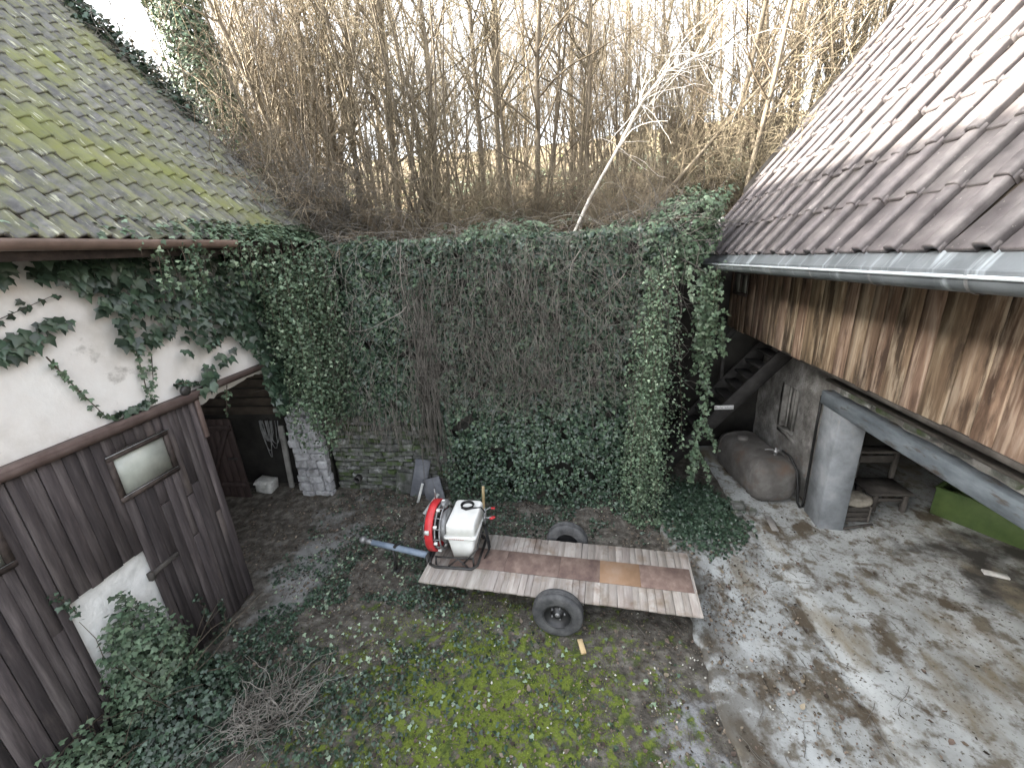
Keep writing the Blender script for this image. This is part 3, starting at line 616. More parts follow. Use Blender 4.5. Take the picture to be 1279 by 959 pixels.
# ------------------------------------------------------------------ foliage tools
IVY_T = np.array([(0, .3, .02), (0, 0, 0), (-.36, -.10, -.05), (-.56, .34, -.10), (-.27, .45, -.03), (0, 1.0, -.14), (.27, .45, -.03), (.56, .34, -.10), (.36, -.10, -.05)])
IVY_F = np.array([(0, i, i % 8 + 1) for i in range(1, 9)])
OVAL_T = np.array([(0, 0, 0), (-.30, .45, -.06), (0, 1.0, -.12), (.30, .45, -.06), (0, .5, .03)]); OVAL_F = np.array([(4, 0, 1), (4, 1, 2), (4, 2, 3), (4, 3, 0)])
CURL_T = np.array([(0, 0, .0), (-.34, .3, .16), (-.2, .75, .10), (.05, 1.05, .22), (.3, .7, .04), (.36, .25, .14), (0, .45, -.02)]); CURL_F = np.array([(6, i, (i + 1) % 6) for i in range(6)])
def nrm(v): return v / (np.linalg.norm(v, axis=-1, keepdims=True) + 1e-9)
def foliage(root, P, Nn, size, tip, jn, jt, mats, fr):
    """one part: leaves of one plant, a random share painted paler as bright highlights"""
    me = leaf_geo(P, Nn, size, tip, jn, jt, mat=mats[0])
    me.materials.append(mats[1]); k = len(IVY_F); sel = np.repeat((R.random(len(P)) < fr).astype(np.int32), k); me.polygons.foreach_set('material_index', sel)  # random share in the paler material, painted for leaf highlights
    return obj('foliage', me, root, kind='stuff')
def leaf_geo(P, Nn, size, tip=(0, 0, -1), jn=.45, jt=.5, T=IVY_T, F=IVY_F, mat=None, name='foliage'):
    n = len(P); Nn = nrm(np.broadcast_to(np.asarray(Nn, float), (n, 3)) + R.normal(0, jn, (n, 3)))
    t = np.broadcast_to(np.asarray(tip, float), (n, 3)) + R.normal(0, jt, (n, 3)); t = nrm(t - Nn * (t * Nn).sum(1, keepdims=True)); s = np.cross(t, Nn)
    size = np.broadcast_to(size, (n,))[:, None, None]
    V = P[:, None] + size * (T[None, :, 0:1] * s[:, None] + T[None, :, 1:2] * t[:, None] + T[None, :, 2:3] * Nn[:, None])
    k = len(T); Fi = (np.arange(n)[:, None, None] * k + F[None]).reshape(-1, 3)
    rnd = np.repeat(R.random(n), len(F))
    return make_mesh(name, V.reshape(-1, 3), [Fi], mat, False, rnd)
def tubes_geo(polys, rads, sides=3, mat=None, name='stems', rnd=True):
    groups = {}
    for p, r in zip(polys, rads): groups.setdefault(len(p), []).append((p, r))
    VV, QQ, RN, off = [], [], [], 0
    for k, lst in groups.items():
        A = np.array([l[0] for l in lst]); r = np.array([np.broadcast_to(l[1], (k,)) for l in lst]); n = len(A)
        t = nrm(np.gradient(A, axis=1)); ref = nrm(R.normal(size=(n, 1, 3))); a = nrm(np.cross(t, ref)); bb = np.cross(t, a)
        th = np.arange(sides) / sides * 2 * math.pi
        V = A[:, :, None] + r[:, :, None, None] * (np.cos(th)[None, None, :, None] * a[:, :, None] + np.sin(th)[None, None, :, None] * bb[:, :, None])
        base = np.arange(n)[:, None, None] * k * sides; i = np.arange(k - 1)[None, :, None] * sides; j = np.arange(sides)[None, None]; j2 = (j + 1) % sides
        q = np.stack([base + i + j, base + i + j2, base + i + sides + j2, base + i + sides + j], -1).reshape(-1, 4) + off
        VV.append(V.reshape(-1, 3)); QQ.append(q); off += n * k * sides
    return make_mesh(name, np.concatenate(VV), [np.concatenate(QQ)], mat, True)
def walk(p, d, L, k=8, wob=.15, grav=0., up=0.):
    """wandering polyline"""
    pts = [np.array(p, float)]; d = np.array(d, float); d /= np.linalg.norm(d) + 1e-9; st = L / (k - 1)
    for _ in range(k - 1):
        d = d + R.normal(0, wob, 3) + np.array([0, 0, up - grav]); d /= np.linalg.norm(d) + 1e-9; pts.append(pts[-1] + d * st)
    return np.array(pts)
def hang(p, L, k=9, wob=.12): return walk(p, (R.normal(0, .12), R.normal(0, .12), -1), L, k, wob, grav=.25)

# ------------------------------------------------------------------ ivy on the retaining wall
ivyM = thing('ivy_curtain', (-.4, 7.2, 0), 'dense dark green ivy curtain covering the wall behind the trailer', 'ivy')
poly = [(-2.6, 5.0), (1.7, 4.95), (1.55, 4.2), (1.6, 2), (1.6, -.05), (-2.3, -.05), (-2.45, 1.2), (-2.7, 1.9)]
S = sample_poly(poly, 24000); P3 = np.stack([S[:, 0], 0 * S[:, 0], S[:, 1]], -1)
clump = fbm(P3, 1.4, 61, 3); fine = fbm(P3, 5, 66, 2)
mid = np.exp(-(((S[:, 0] + .9) / 1.3) ** 2 + ((S[:, 1] - 3.55) / .95) ** 2))           # where dry stems take over
keep = (R.random(len(S)) < np.clip(1.2 - .62 * mid, .25, 1)) & (fine > .33)
S, P3, clump = S[keep], P3[keep], clump[keep]
def ivy_front(x, z, cl): return .10 + .62 * (cl - .25) + .22 * np.clip((1.6 - z) / 1.6, 0, 1) + .12 * np.clip((z - 4.1) / .8, 0, 1) + .12 * np.clip(x - .8, 0, 1)
dep = ivy_front(S[:, 0], S[:, 1], clump); P3[:, 1] = 7.32 - np.clip(dep - np.abs(R.normal(0, .06, len(dep))), .03, .75)
foliage(ivyM, P3, (0, -1, .45), R.uniform(.04, .088, len(P3)) * np.where(P3[:, 2] < 1.2, .8, 1), (0, -.25, -1), .6, .6, (M['ivy'], M['ivy_light']), .22)
pol, rad = [], []
for _ in range(650):
    x = R.normal(-.9, .95); z = R.uniform(2.7, 4.95)
    pol.append(hang((x, 6.82 - R.uniform(-.14, .14), z), R.uniform(.3, 1.5), 8, .30)); rad.append(np.linspace(.0045, .0018, 8) * R.uniform(.6, 1.3))
for _ in range(1100):
    x = R.uniform(-2.6, 1.7); z = R.uniform(2.2, 5.0)
    pol.append(walk((x, 6.85 - R.uniform(-.12, .16), z), (R.normal(0, 1), -.2, R.normal(-.5, .6)), R.uniform(.25, .9), 6, .3, .1)); rad.append(np.linspace(.004, .0014, 6))
for _ in range(220):
    pol.append(hang((R.normal(-2.5, .14), 7.0 + R.uniform(-.08, .15), R.uniform(2.2, 4.3)), R.uniform(.8, 2.4), 9, .06)); rad.append(np.linspace(.008, .003, 9) * R.uniform(.5, 1.3))
obj('dry_stems', tubes_geo(pol, rad, 3, M['vine']), ivyM, kind='stuff')
pol, rad = [], []
for (x, z, dx, L) in ((-2.55, 4.9, -.1, 1.9), (.25, 4.7, -.6, 1.0), (.6, 4.6, .5, .9), (-2.6, 3.95, -.8, 1.2), (.9, 4.3, -.7, .8)):
    q_ = walk((x, 6.66, z), (dx, 0, -.8), L, 10, .16); pol.append(q_); rad.append(np.linspace(.010, .003, 10))
    for _ in range(5): j_ = R.integers(1, 8); pol.append(walk(q_[j_], (R.normal(0, .8), -.1, -.4), R.uniform(.15, .45), 10, .2)); rad.append(np.linspace(.004, .0015, 10))
obj('bare_runner', tubes_geo(pol, rad, 5, M['vine']), ivyM, kind='stuff')

ivyL = thing('ivy_curtain', (-3.7, 7.2, 1.4), 'ivy hanging from wall top above bare mossy stones and the drain hole', 'ivy')
poly = [(-5.3, 5.05), (-2.55, 5.0), (-2.75, 1.5), (-3.2, 1.75), (-3.6, 1.6), (-4.2, 1.85), (-4.9, 2.2), (-5.2, 2.6)]
S = sample_poly(poly, 11000); P3 = np.stack([S[:, 0], 0 * S[:, 0], S[:, 1]], -1); clump = fbm(P3, 1.6, 71, 3); fine = fbm(P3, 4, 76, 2)
keep = (fine > .30) | (R.random(len(S)) < .12); S, P3, clump = S[keep], P3[keep], clump[keep]
P3[:, 1] = 7.3 - np.clip(.12 + .6 * (clump - .25) - np.abs(R.normal(0, .06, len(S))), .04, .7)
foliage(ivyL, P3, (0, -1, .45), R.uniform(.045, .09, len(P3)), (0, -.25, -1), .6, .6, (M['ivy'], M['ivy_light']), .25)
pol, rad = [], []
for _ in range(260):
    pol.append(hang((R.uniform(-5.0, -2.6), 7.12 + R.uniform(-.1, .1), R.uniform(1.5, 2.3)), R.uniform(.25, .8), 6, .12)); rad.append(np.linspace(.006, .0015, 6))
for _ in range(300):
    pol.append(walk((R.uniform(-5.2, -2.6), 6.85 + R.uniform(-.1, .1), R.uniform(2.2, 5)), (R.normal(0, .5), -.1, -.6), R.uniform(.3, .9), 6, .25, .1)); rad.append(np.linspace(.004, .0014, 6))
obj('dry_stems', tubes_geo(pol, rad, 3, M['vine']), ivyL, kind='stuff')

# wall-edge column of small pale leaves on hanging runners
def runner_ivy(root, starts, lens, mat, size, dens, wob=.07, spread=.05, stemmat='vine_dark', k=14):
    pol, rad, LP = [], [], []
    for p, L in zip(starts, lens):
        w_ = hang(p, L, k, wob); pol.append(w_); rad.append(np.linspace(.006, .002, k))
        n = max(3, int(L * dens)); t = R.random(n) * (k - 1); i = np.minimum(t.astype(int), k - 2); f = (t - i)[:, None]
        LP.append(w_[i] * (1 - f) + w_[i + 1] * f + R.normal(0, spread, (n, 3)))
    LP = np.concatenate(LP); LP[:, 2] = np.maximum(LP[:, 2], .06)
    foliage(root, LP, (0, -1, .5), R.uniform(size * .6, size * 1.25, len(LP)), (0, -.2, -1), .7, .6, (mat, M['ivy_pale']), .12)
    obj('runners', tubes_geo(pol, rad, 3, M[stemmat]), root, kind='stuff')
ivyE = thing('ivy_column', (1.55, 6.8, 0), 'paler column of trailing ivy at the free end of the ivy wall', 'ivy')
n = 46; runner_ivy(ivyE, np.stack([R.normal(1.36, .11, n), R.normal(6.66, .10, n), R.uniform(2.2, 4.8, n)], -1), R.uniform(1.4, 3.4, n), M['ivy_light'], .042, 75, wob=.05, spread=.055)
ivyS = thing('ivy_trail', (2.3, 7.2, .1), 'long ragged ivy trail hanging from the eave end before the stairs', 'ivy')
n = 9; runner_ivy(ivyS, np.stack([R.normal(2.24, .12, n), R.normal(7.15, .08, n), R.uniform(3.6, 4.35, n)], -1), R.uniform(.7, 1.5, n), M['ivy_light'], .07, 70, .03, .05)
def path_leaves(root, pts, n, spread, size, mat, nn=(0, -1, .4)):
    pts = np.array(pts, float); seg = np.linalg.norm(np.diff(pts, axis=0), axis=1); cum = np.concatenate([[0], np.cumsum(seg)]); t = R.random(n) * cum[-1]
    P = np.stack([np.interp(t, cum, pts[:, i]) for i in range(3)], -1) + R.normal(0, 1, (n, 3)) * spread
    obj('foliage', leaf_geo(P, nn, R.uniform(size * .6, size * 1.25, n), (0, -.2, -1), .5, .6, mat=mat), root, kind='stuff')
    obj('runner', tubes_geo([pts + R.normal(0, .01, pts.shape)], [np.linspace(.007, .002, len(pts))], 4, M['vine_dark']), root)
path_leaves(ivyS, [(2.15, 7.15, 4.3), (2.3, 7.2, 3.5), (2.38, 7.2, 2.6), (2.42, 7.2, 1.8), (2.3, 7.2, 1.2), (2.3, 7.2, .4)], 420, .05, .07, M['ivy_light'])
path_leaves(ivyS, [(2.45, 7.2, 3.5), (2.62, 7.2, 3.1), (2.58, 7.15, 2.9)], 60, .03, .07, M['ivy_light'])
path_leaves(ivyS, [(2.42, 7.2, 1.6), (2.6, 7.2, 1.3), (2.7, 7.15, 1.05)], 60, .03, .06, M['ivy_light'])
path_leaves(ivyS, [(1.95, 7.1, 4.4), (2.0, 7.1, 4.0), (2.08, 7.1, 3.75)], 60, .03, .06, M['ivy_pale'])
path_leaves(ivyS, [(2.38, 7.2, 1.0), (2.55, 7.2, .7), (2.62, 7.15, .35)], 50, .03, .06, M['ivy_light'])

ivyT = thing('ivy_mound', (1.8, 7.5, 4.4), 'bushy ivy mound on the wall top overgrowing the tiled eave end', 'ivy')
n = 5200; u = nrm(R.normal(size=(n, 3))); rr_ = .72 + .28 * R.random(n)[:, None] ** .5
lump = .45 + 1.1 * fbm(u * 1.0 + 5, 2.3, 81)[:, None] + np.abs(R.normal(0, .07, (n, 1)))
c = np.array([[1.75, 7.75, 4.70]]); sc_ = np.array([[.78, .75, .62]])
P = c + u * sc_ * rr_ * lump; P[:, 2] += (P[:, 0] - 1.7) * .45
obj('foliage', leaf_geo(P, u * .8 + np.array([0, -.3, .5]), R.uniform(.045, .085, n), (0, -.3, -1), .5, .6, mat=M['ivy_light']), ivyT, kind='stuff')
pol = [walk((R.uniform(1.0, 2.0), R.uniform(7.2, 8), R.uniform(4.5, 4.9)), (R.uniform(-.2, 1), -.1, R.uniform(0, 1)), R.uniform(.5, 1.4), 7, .25) for _ in range(120)]
obj('stems', tubes_geo(pol, [np.linspace(.012, .002, 7)] * len(pol), 4, M['vine']), ivyT, kind='stuff')

# creeping ivy along the wall top
ivyW = thing('ivy_edge', (-1.5, 7.5, 4.8), 'low ivy fringe creeping along the top edge of the wall under the thicket', 'ivy')
n = 5200; x = R.uniform(-5.2, 1.8, n); yv = 7.2 + np.abs(R.normal(0, .45, n)); P = np.stack([x, yv, 0 * x], -1)
P[:, 2] = np.where(yv > 7.45, hill_z(P), 4.82) - .06 + (.75 * np.clip(fbm(P, 1.3, 91) - .3, 0, 1) + .08) * R.random(n)
obj('foliage', leaf_geo(P, (0, -.5, 1), R.uniform(.045, .09, n), (0, -1, -.4), .5, .6, mat=M['ivy_light']), ivyW, kind='stuff')

# ------------------------------------------------------------------ ivy on the barn
ivyB = thing('ivy_sheet', (-4.8, 5, 3.2), 'large-leaved dark ivy sheet clinging to the barn plaster', 'ivy')
polyA = [(2.4, 5.15), (7.4, 5.15), (7.3, 2.7), (5.88, 2.35), (5.8, 2.94), (5.61, 3.64), (5.01, 3.44), (4.86, 3.24), (4.6, 3.21), (4.8, 3.61), (4.39, 3.92), (4.15, 3.75), (3.93, 3.98), (3.83, 4.18), (3.78, 4.49), (3.52, 4.75), (3.18, 4.78), (2.4, 4.6)]
S = sample_poly(polyA, 2900); P3 = np.stack([0 * S[:, 0], S[:, 0], S[:, 1]], -1); nn = fbm(P3, 2.4, 101, 3); keep = (nn > .36) | (S[:, 0] > 5.6); S, P3, nn = S[keep], P3[keep], nn[keep]
P3[:, 0] = BX + .05 + .22 * np.clip(nn - .3, 0, 1) + R.random(len(S)) * .05
obj('foliage', leaf_geo(P3, (1, -.15, .4), R.uniform(.07, .15, len(S)), (.1, 0, -1), .3, .35, mat=M['ivy']), ivyB, kind='stuff')
S = sample_poly([(2.7, 4.12), (2.99, 4.28), (3.4, 4.42), (3.53, 4.36), (3.24, 4.23), (3.0, 4.12)], 60); P3 = np.stack([BX + .05 + R.random(len(S)) * .04, S[:, 0], S[:, 1]], -1)
obj('foliage', leaf_geo(P3, (1, 0, .4), R.uniform(.08, .13, len(S)), (.1, 0, -1), .25, .5, mat=M['ivy']), ivyB, kind='stuff')
for pts, n_, sz in (([(3.24, 4.06), (3.36, 3.72), (3.5, 3.36), (3.6, 3.29)], 46, .05), ([(4.05, 3.95), (4.02, 3.44), (4.07, 3.32)], 40, .05), ([(4.2, 3.85), (4.14, 3.6), (4.08, 3.45)], 26, .045),
                    ([(3.57, 3.33), (3.86, 3.30), (4.0, 3.34)], 50, .075), ([(4.38, 3.42), (4.9, 3.28)], 45, .07), ([(5.13, 3.16), (4.97, 2.74)], 22, .05), ([(2.6, 4.5), (3.0, 4.45), (3.5, 4.62)], 24, .06)):
    path_leaves(ivyB, [(BX + .05, a_, c_) for a_, c_ in pts], n_, .018, sz, M['ivy_light'] if sz < .06 else M['ivy'], (1, 0, .4))
ivyG = thing('ivy_curtain', (-4.4, 6, 2), 'ivy spilling over the mossy barn eave and hanging at the corner', 'ivy')
n = 130; yv = R.uniform(5.8, 7.5, n); L = np.where(yv > 6.0, R.uniform(1.2, 3.1, n), R.uniform(.3, 1.6, n))
runner_ivy(ivyG, np.stack([-4.35 + R.normal(0, .12, n) + .1 * (yv > 6.3), yv, R.uniform(4.4, 5.1, n)], -1), L, M['ivy_light'], .05, 62, .05, .055)
n = 26; yv = R.uniform(3.9, 5.6, n); runner_ivy(ivyG, np.stack([np.full(n, -4.28), yv, np.full(n, 5.08)], -1), R.uniform(.12, .75, n), M['ivy_light'], .055, 38, .06, .03)
n = 1500; yv = 7.55 - np.abs(R.normal(0, 1.5, n)); yv = np.where(yv < 2.2, R.uniform(3, 7.5, n), yv); P = np.stack([-4.40 + R.normal(0, .07, n), yv, 0 * yv], -1); P[:, 2] = 5.14 + np.clip((EX - P[:, 0]), -.1, 1) * 1.0 + R.uniform(0, .05, n)
obj('foliage', leaf_geo(P, (.5, 0, 1), R.uniform(.04, .085, n), (1, 0, -.6), .4, .6, mat=M['ivy_light']), ivyG, kind='stuff')
# shrubby ivy at the foot of the doors
def ivy_bush(name, label, cx, cy, h, sx, sy, n, size, mat):
    t = thing(name, (cx, cy, 0), label, 'ivy bush')
    u = nrm(R.normal(size=(n, 3))); u[:, 2] = np.abs(u[:, 2]); r_ = (.45 + .55 * R.random(n) ** .6) * (.6 + .75 * fbm(u + cx * 3, 1.9, 111))
    P = np.array([cx, cy, .03]) + u * r_[:, None] * np.array([sx, sy, h])
    P[:, 0] = np.maximum(P[:, 0], -4.72)
    obj('foliage', leaf_geo(P, u + np.array([.3, -.2, .6]), R.uniform(size * .6, size * 1.3, n), (.2, -.3, -.9), .5, .6, mat=mat), t, kind='stuff')
    pol = [walk((cx + R.normal(0, .1), cy + R.normal(0, .15), 0), (R.normal(0, .5), R.normal(0, .5), 1), h * R.uniform(.6, 1.1), 7, .2) for _ in range(40)]
    obj('stems', tubes_geo(pol, [np.linspace(.012, .003, 7)] * 40, 4, M['vine_dark']), t, kind='stuff'); return t
bsh = ivy_bush('ivy_bush', 'leafy ivy bush growing out of the white gap between the board doors', -4.65, 2.85, 1.45, .40, .50, 2400, .055, M['ivy_light'])
ivy_bush('ivy_bush', 'low ivy heap at the foot of the sliding door beside the yard', -4.3, 2.75, .5, .7, .7, 2400, .048, M['ivy'])
ivy_bush('ivy_bush', 'small ivy tuft against the boards in front of the left door', -4.55, 2.05, .7, .3, .42, 900, .05, M['ivy_light'])
for pts in ([(2.95, .9), (3.0, 1.3), (2.98, 1.5)], [(3.1, .8), (3.12, 1.15), (3.06, 1.35)], [(2.62, 1.6), (2.55, 1.9), (2.5, 2.0)], [(3.2, .7), (3.22, 1.05)], [(3.7, .1), (3.72, .55), (3.66, .8)], [(3.9, .1), (3.95, .45)]):
    path_leaves(bsh, [(-4.76 if a_ < 3.3 else -4.74, a_, c_) for a_, c_ in pts], 34, .02, .045, M['ivy'], (1, 0, .3))

# ------------------------------------------------------------------ ground cover
def on_ground(n, x0, x1, y0, y1, fn=None, lift=.01):
    P = np.stack([R.uniform(x0, x1, n), R.uniform(y0, y1, n), np.zeros(n)], -1)
    if fn is not None: P = P[R.random(len(P)) < fn(P)]
    gz = ground_z(P); P[:, 2] = np.where(P[:, 0] > 1.62, np.maximum(gz, .045), gz) + lift; return P
def ell(P, cx, cy, sx, sy): return np.exp(-(((P[:, 0] - cx) / sx) ** 2 + ((P[:, 1] - cy) / sy) ** 2))
P = on_ground(16000, 1.3, 3.4, 5.3, 8.6, lambda P: np.clip(2.2 * ell(P, 2.25, 6.75, .62, .85) - .25 + .3 * (fbm(P, 3, 121) - .5), 0, 1))
P[:, 2] += R.random(len(P)) * .12 * ell(P, 2.25, 6.75, .62, .85)
obj('ground_ivy', leaf_geo(P, (0, -.2, 1), R.uniform(.035, .065, len(P)), (.3, -1, 0), .45, 1, mat=M['ivy']), label='carpet of small ivy leaves at the foot of the ivy trail', cat='ivy', kind='stuff')
P = on_ground(44000, -4.8, 1.4, 1.6, 7.2, lambda P: np.clip((1.15 * ell(P, -4.0, 3.2, 1.2, 1.2) + .8 * ell(P, -3.0, 4.4, 1.5, 1.5) + .10 * ell(P, -1.5, 3, 2, 1.5) + .35 * ell(P, -2.4, 6.3, 1.6, .8) + .9 * ell(P, .3, 6.6, 1.6, .5)) * (fbm(P, 2.2, 131) > .44), 0, 1))
P[:, 2] += R.random(len(P)) * .05
obj('ground_ivy', leaf_geo(P, (0, -.2, 1), R.uniform(.022, .052, len(P)), (.3, -1, 0), .6, 1, mat=M['ivy']), label='dark ivy creeping over the bare soil of the yard', cat='ivy', kind='stuff')
P = on_ground(3600, -4.6, .9, 1.6, 6.8, lambda P: np.clip(.9 * ell(P, -3.0, 4.5, 1.1, 1.3) + .12 + .3 * ell(P, -1.6, 3.2, 1.2, 1), 0, 1) * (fbm(P, 1.7, 141) > .40), .03)
obj('young_ivy', leaf_geo(P, (0, -.3, 1), R.uniform(.02, .058, len(P)), (.3, -1, 0), .4, 1, mat=M['ivy_pale']), label='scattered pale ivy leaves lying on the soil left of the trailer', cat='ivy', kind='stuff')
def litter(P): return np.clip(.5 + .7 * ell(P, -3.2, 6.2, 2, .8) + .5 * ell(P, 1.9, 4.4, .7, 1.2) + .3 * ell(P, 2.6, 6, .8, .8) - .25 * (P[:, 0] > 2.2), 0, 1) * (fbm(P, 2.6, 151) > .40) * np.where(P[:, 0] > 3, .35, 1)
P = on_ground(60000, -6.4, 5.4, 1.6, 7.3, litter, .012)
obj('leaf_litter', leaf_geo(P, (0, 0, 1), np.clip(.010 + R.exponential(.013, len(P)), .01, .07), (0, -1, 0), .4, 1, CURL_T, CURL_F, M['dead_leaf']), label='brown fallen leaves strewn across the yard and paving', cat='leaves', kind='stuff')
P = on_ground(2600, -4.6, 2.4, 1.6, 7, lambda P: .12 + .6 * (fbm(P, 1.5, 161) > .55), .02)
obj('pale_litter', leaf_geo(P, (0, 0, 1), R.uniform(.012, .034, len(P)), (0, -1, 0), .3, 1, CURL_T, CURL_F, M['pale_leaf']), label='bleached pale leaf scraps lying on the soil and moss', cat='leaves', kind='stuff')
def mossy(P): return np.clip(1.7 * ell(P, -.95, 3.05, 1.6, 1.15) + .6 * ell(P, -1.7, 4.0, .8, .5) - .10, 0, 1) * np.clip((fbm(P, 2.6, 171, 4) - .40) * 9, 0, 1)
P = on_ground(90000, -3.4, 1.4, 1.5, 5, mossy, -.004)
n = len(P); T_ = np.array([(-.16, 0, 0), (.16, 0, 0), (0, 1, 0)])
obj('moss', leaf_geo(P, (0, -1, .2), R.uniform(.012, .032, n), (0, 0, 1), .9, .55, T_, np.array([(0, 1, 2)]), M['moss']), label='bright yellow-green moss cushions in front of the trailer', cat='moss', kind='stuff')
P = on_ground(9000, -4.4, 1.5, 1.5, 6.6, lambda P: np.clip(.8 * ell(P, -3.2, 2.9, .9, 1) + .3 * ell(P, -.5, 2.6, 2, .8), 0, 1) * (fbm(P, 3, 181) > .46), -.004)
obj('grass', leaf_geo(P, (0, -1, .2), R.uniform(.03, .10, len(P)), (0, 0, 1), .9, .6, np.array([(-.05, 0, 0), (.05, 0, 0), (.0, 1, 0)]), np.array([(0, 1, 2)]), M['grass']), label='thin dark grass blades growing through ivy and moss', cat='grass', kind='stuff')
P = on_ground(420, -4.4, 4, 1.6, 7, None, .012)
pol = [walk(p, (R.normal(), R.normal(), .05), R.uniform(.08, .4), 5, .15) * np.array([1, 1, 0]) + np.array([0, 0, p[2]]) for p in P]
obj('fallen_twigs', tubes_geo(pol, [np.linspace(.004, .0015, 5)] * len(pol), 3, M['vine']), label='thin dry twigs scattered over the yard floor', cat='twigs', kind='stuff')
# heap of dry vines
hp = thing('brush_heap', (-3.35, 2.85, 0), 'tangled heap of dry vine stems on the yard floor', 'brush heap')
pol = []
for _ in range(260):
    a_ = R.random() * 6.28; r_ = R.random() ** .5 * .4; p = np.array([-3.35 + r_ * math.cos(a_), 2.85 + r_ * .8 * math.sin(a_), .02 + .18 * (1 - (r_ / .55) ** 2) * R.random()])
    w_ = walk(p, (R.normal(), R.normal(), .1), R.uniform(.25, .8), 8, .35); w_[:, 2] = np.clip(w_[:, 2], .02, .24); pol.append(w_)
obj('stems', tubes_geo(pol, [np.linspace(.005, .002, 8)] * len(pol), 3, M['vine']), hp, kind='stuff')

# ------------------------------------------------------------------ bare trees on the hillside
def tree_geo(h, nst, spread, r0, nbr, ntw, lean=0, brl=.28, up=.06, bend=.05, side=5, start=.2):
    st, sr, br, brr = [], [], [], []
    for s_ in range(nst):
        a_ = R.random() * 6.28; d = np.array([math.cos(a_) * spread * R.random(), math.sin(a_) * spread * R.random(), 1]); H_ = h * R.uniform(.7, 1.05) if nst > 1 else h
        k = 11; p0 = np.array([R.normal(0, .08), R.normal(0, .08), -.25]) if nst > 1 else np.array([0, 0, -.25])
        w_ = walk(p0, d, H_, k, bend, up=.02); r_ = np.linspace(r0 * R.uniform(.7, 1.1), r0 * .12, k); st.append(w_); sr.append(r_)
        for _ in range(nbr):
            t = R.uniform(start, .97) * (k - 1); i = int(min(t, k - 2)); p = w_[i] + (w_[i + 1] - w_[i]) * (t - i); dd = w_[i + 1] - w_[i]; dd = dd / np.linalg.norm(dd)
            o_ = R.normal(size=3); o_ -= dd * o_.dot(dd); o_ /= np.linalg.norm(o_)
            L = H_ * brl * R.uniform(.4, 1.1) * (1.15 - .6 * t / (k - 1)); q = walk(p, dd * .8 + o_ * R.uniform(.5, 1.1), L, 7, .13, up=up); rb = r_[i] * .45
            br.append(q); brr.append(np.linspace(rb, .0028, 7))
            for _ in range(ntw):
                j = R.integers(1, 6); o2 = R.normal(size=3); d2 = q[j + 1] - q[j] if j < 6 else q[6] - q[5]; d2 = d2 / (np.linalg.norm(d2) + 1e-9)
                br.append(walk(q[j], d2 * .7 + o2 * .5, L * R.uniform(.25, .6), 5, .2, up=up * .5)); brr.append(np.linspace(.0042, .0018, 5))
    return tubes_geo(st, sr, side, M['bark'], 'trunk'), tubes_geo(br, brr, 3, M['twig'], 'crown')
def proto(name, label, cat, group, **kw):
    a_, b_ = tree_geo(**kw); t = thing(name, (0, 0, 0), label, cat, group, local=True); obj('trunk', a_, t); obj('crown', b_, t); return t
poles = [proto('bare_tree', 'slender bare tree standing in the thicket above the ivy wall', 'tree', 'bare trees on the hillside', h=R.uniform(9, 12), nst=1, spread=.1, r0=R.uniform(.05, .085), nbr=46, ntw=7, start=.12) for _ in range(4)]
hazels = [proto('hazel_clump', 'many-stemmed bare hazel rising from the bank above the wall', 'shrub', 'bare hazels on the hillside', h=R.uniform(5.5, 7.5), nst=9, spread=.38, r0=.028, nbr=14, ntw=6, bend=.06) for _ in range(4)]
bushes = [proto('bramble_bush', 'tangled leafless bramble bush along the top of the wall', 'bush', 'leafless brambles along the wall top', h=R.uniform(1.6, 2.3), nst=22, spread=1.1, r0=.009, nbr=8, ntw=4, brl=.45, bend=.2, up=-.02, side=4) for _ in range(3)]
def hz(x, y): return float(hill_z(np.array([[x, y, 0.]]))[0])
used = set()
BAND = {'bare_tree': ((14, 'slender bare tree rising close behind the ivy wall'), (22, 'slender bare tree midway up the wooded bank'), (99, 'thin bare tree far up the wooded bank against the sky')),
        'hazel_clump': ((10.5, 'many-stemmed bare hazel rooted right behind the wall top'), (15, 'many-stemmed bare hazel midway up the bank'), (99, 'many-stemmed bare hazel far back in the wood')),
        'bramble_bush': ((-4.0, 'leafless bramble tangle at the corner of the barn roof'), (1.5, 'leafless bramble tangle along the middle of the wall top'), (99, 'leafless bramble tangle beside the right tiled roof'))}
def place(lst, x, y, sc=1., ry=0, rx=0):
    k = int(R.integers(len(lst))); src = lst[k]; rz = R.random() * 6.28; fresh = id(src) not in used
    n0 = set(bpy.data.objects) if False else None; place_(src, x, y, sc, ry, rx, rz)
    o = src if fresh else last[0]; kd = src.name.split('.')[0]; key = x if kd == 'bramble_bush' else y
    o['label'] = next(l for lim, l in BAND[kd] if key < lim); o['group'] = GRP[kd]
last = [None]
GRP = {'bare_tree': 'bare trees on the hillside', 'hazel_clump': 'bare hazels on the hillside', 'bramble_bush': 'leafless brambles along the wall top'}
def place_(src, x, y, sc, ry, rx, rz):
    if id(src) not in used:
        used.add(id(src)); src.location = (x, y, hz(x, y)); src.rotation_euler = (rx, ry, rz); src.scale = (sc,) * 3
    else: last[0] = copy_thing(src, (x, y, hz(x, y)), rz, sc, rx=rx, ry=ry)
for _ in range(56):
    y = 9.5 + 26 * R.random() ** 1.3; x = R.uniform(-.62, .55) * (y + 2); place(poles, x, y, R.uniform(.85, 1.25) * (1 + max(0, y - 15) * .02), R.normal(-.03, .05), R.normal(0, .05))
for _ in range(46):
    y = 8.3 + 16 * R.random() ** 1.5; x = R.uniform(-.60, .50) * (y + 1.5)
    if x > 1.0 and y < 10.6: y += 2.8
    place(hazels, x, y, R.uniform(.75, 1.2) * (1 + max(0, y - 14) * .03), R.normal(0, .06), R.normal(0, .06))
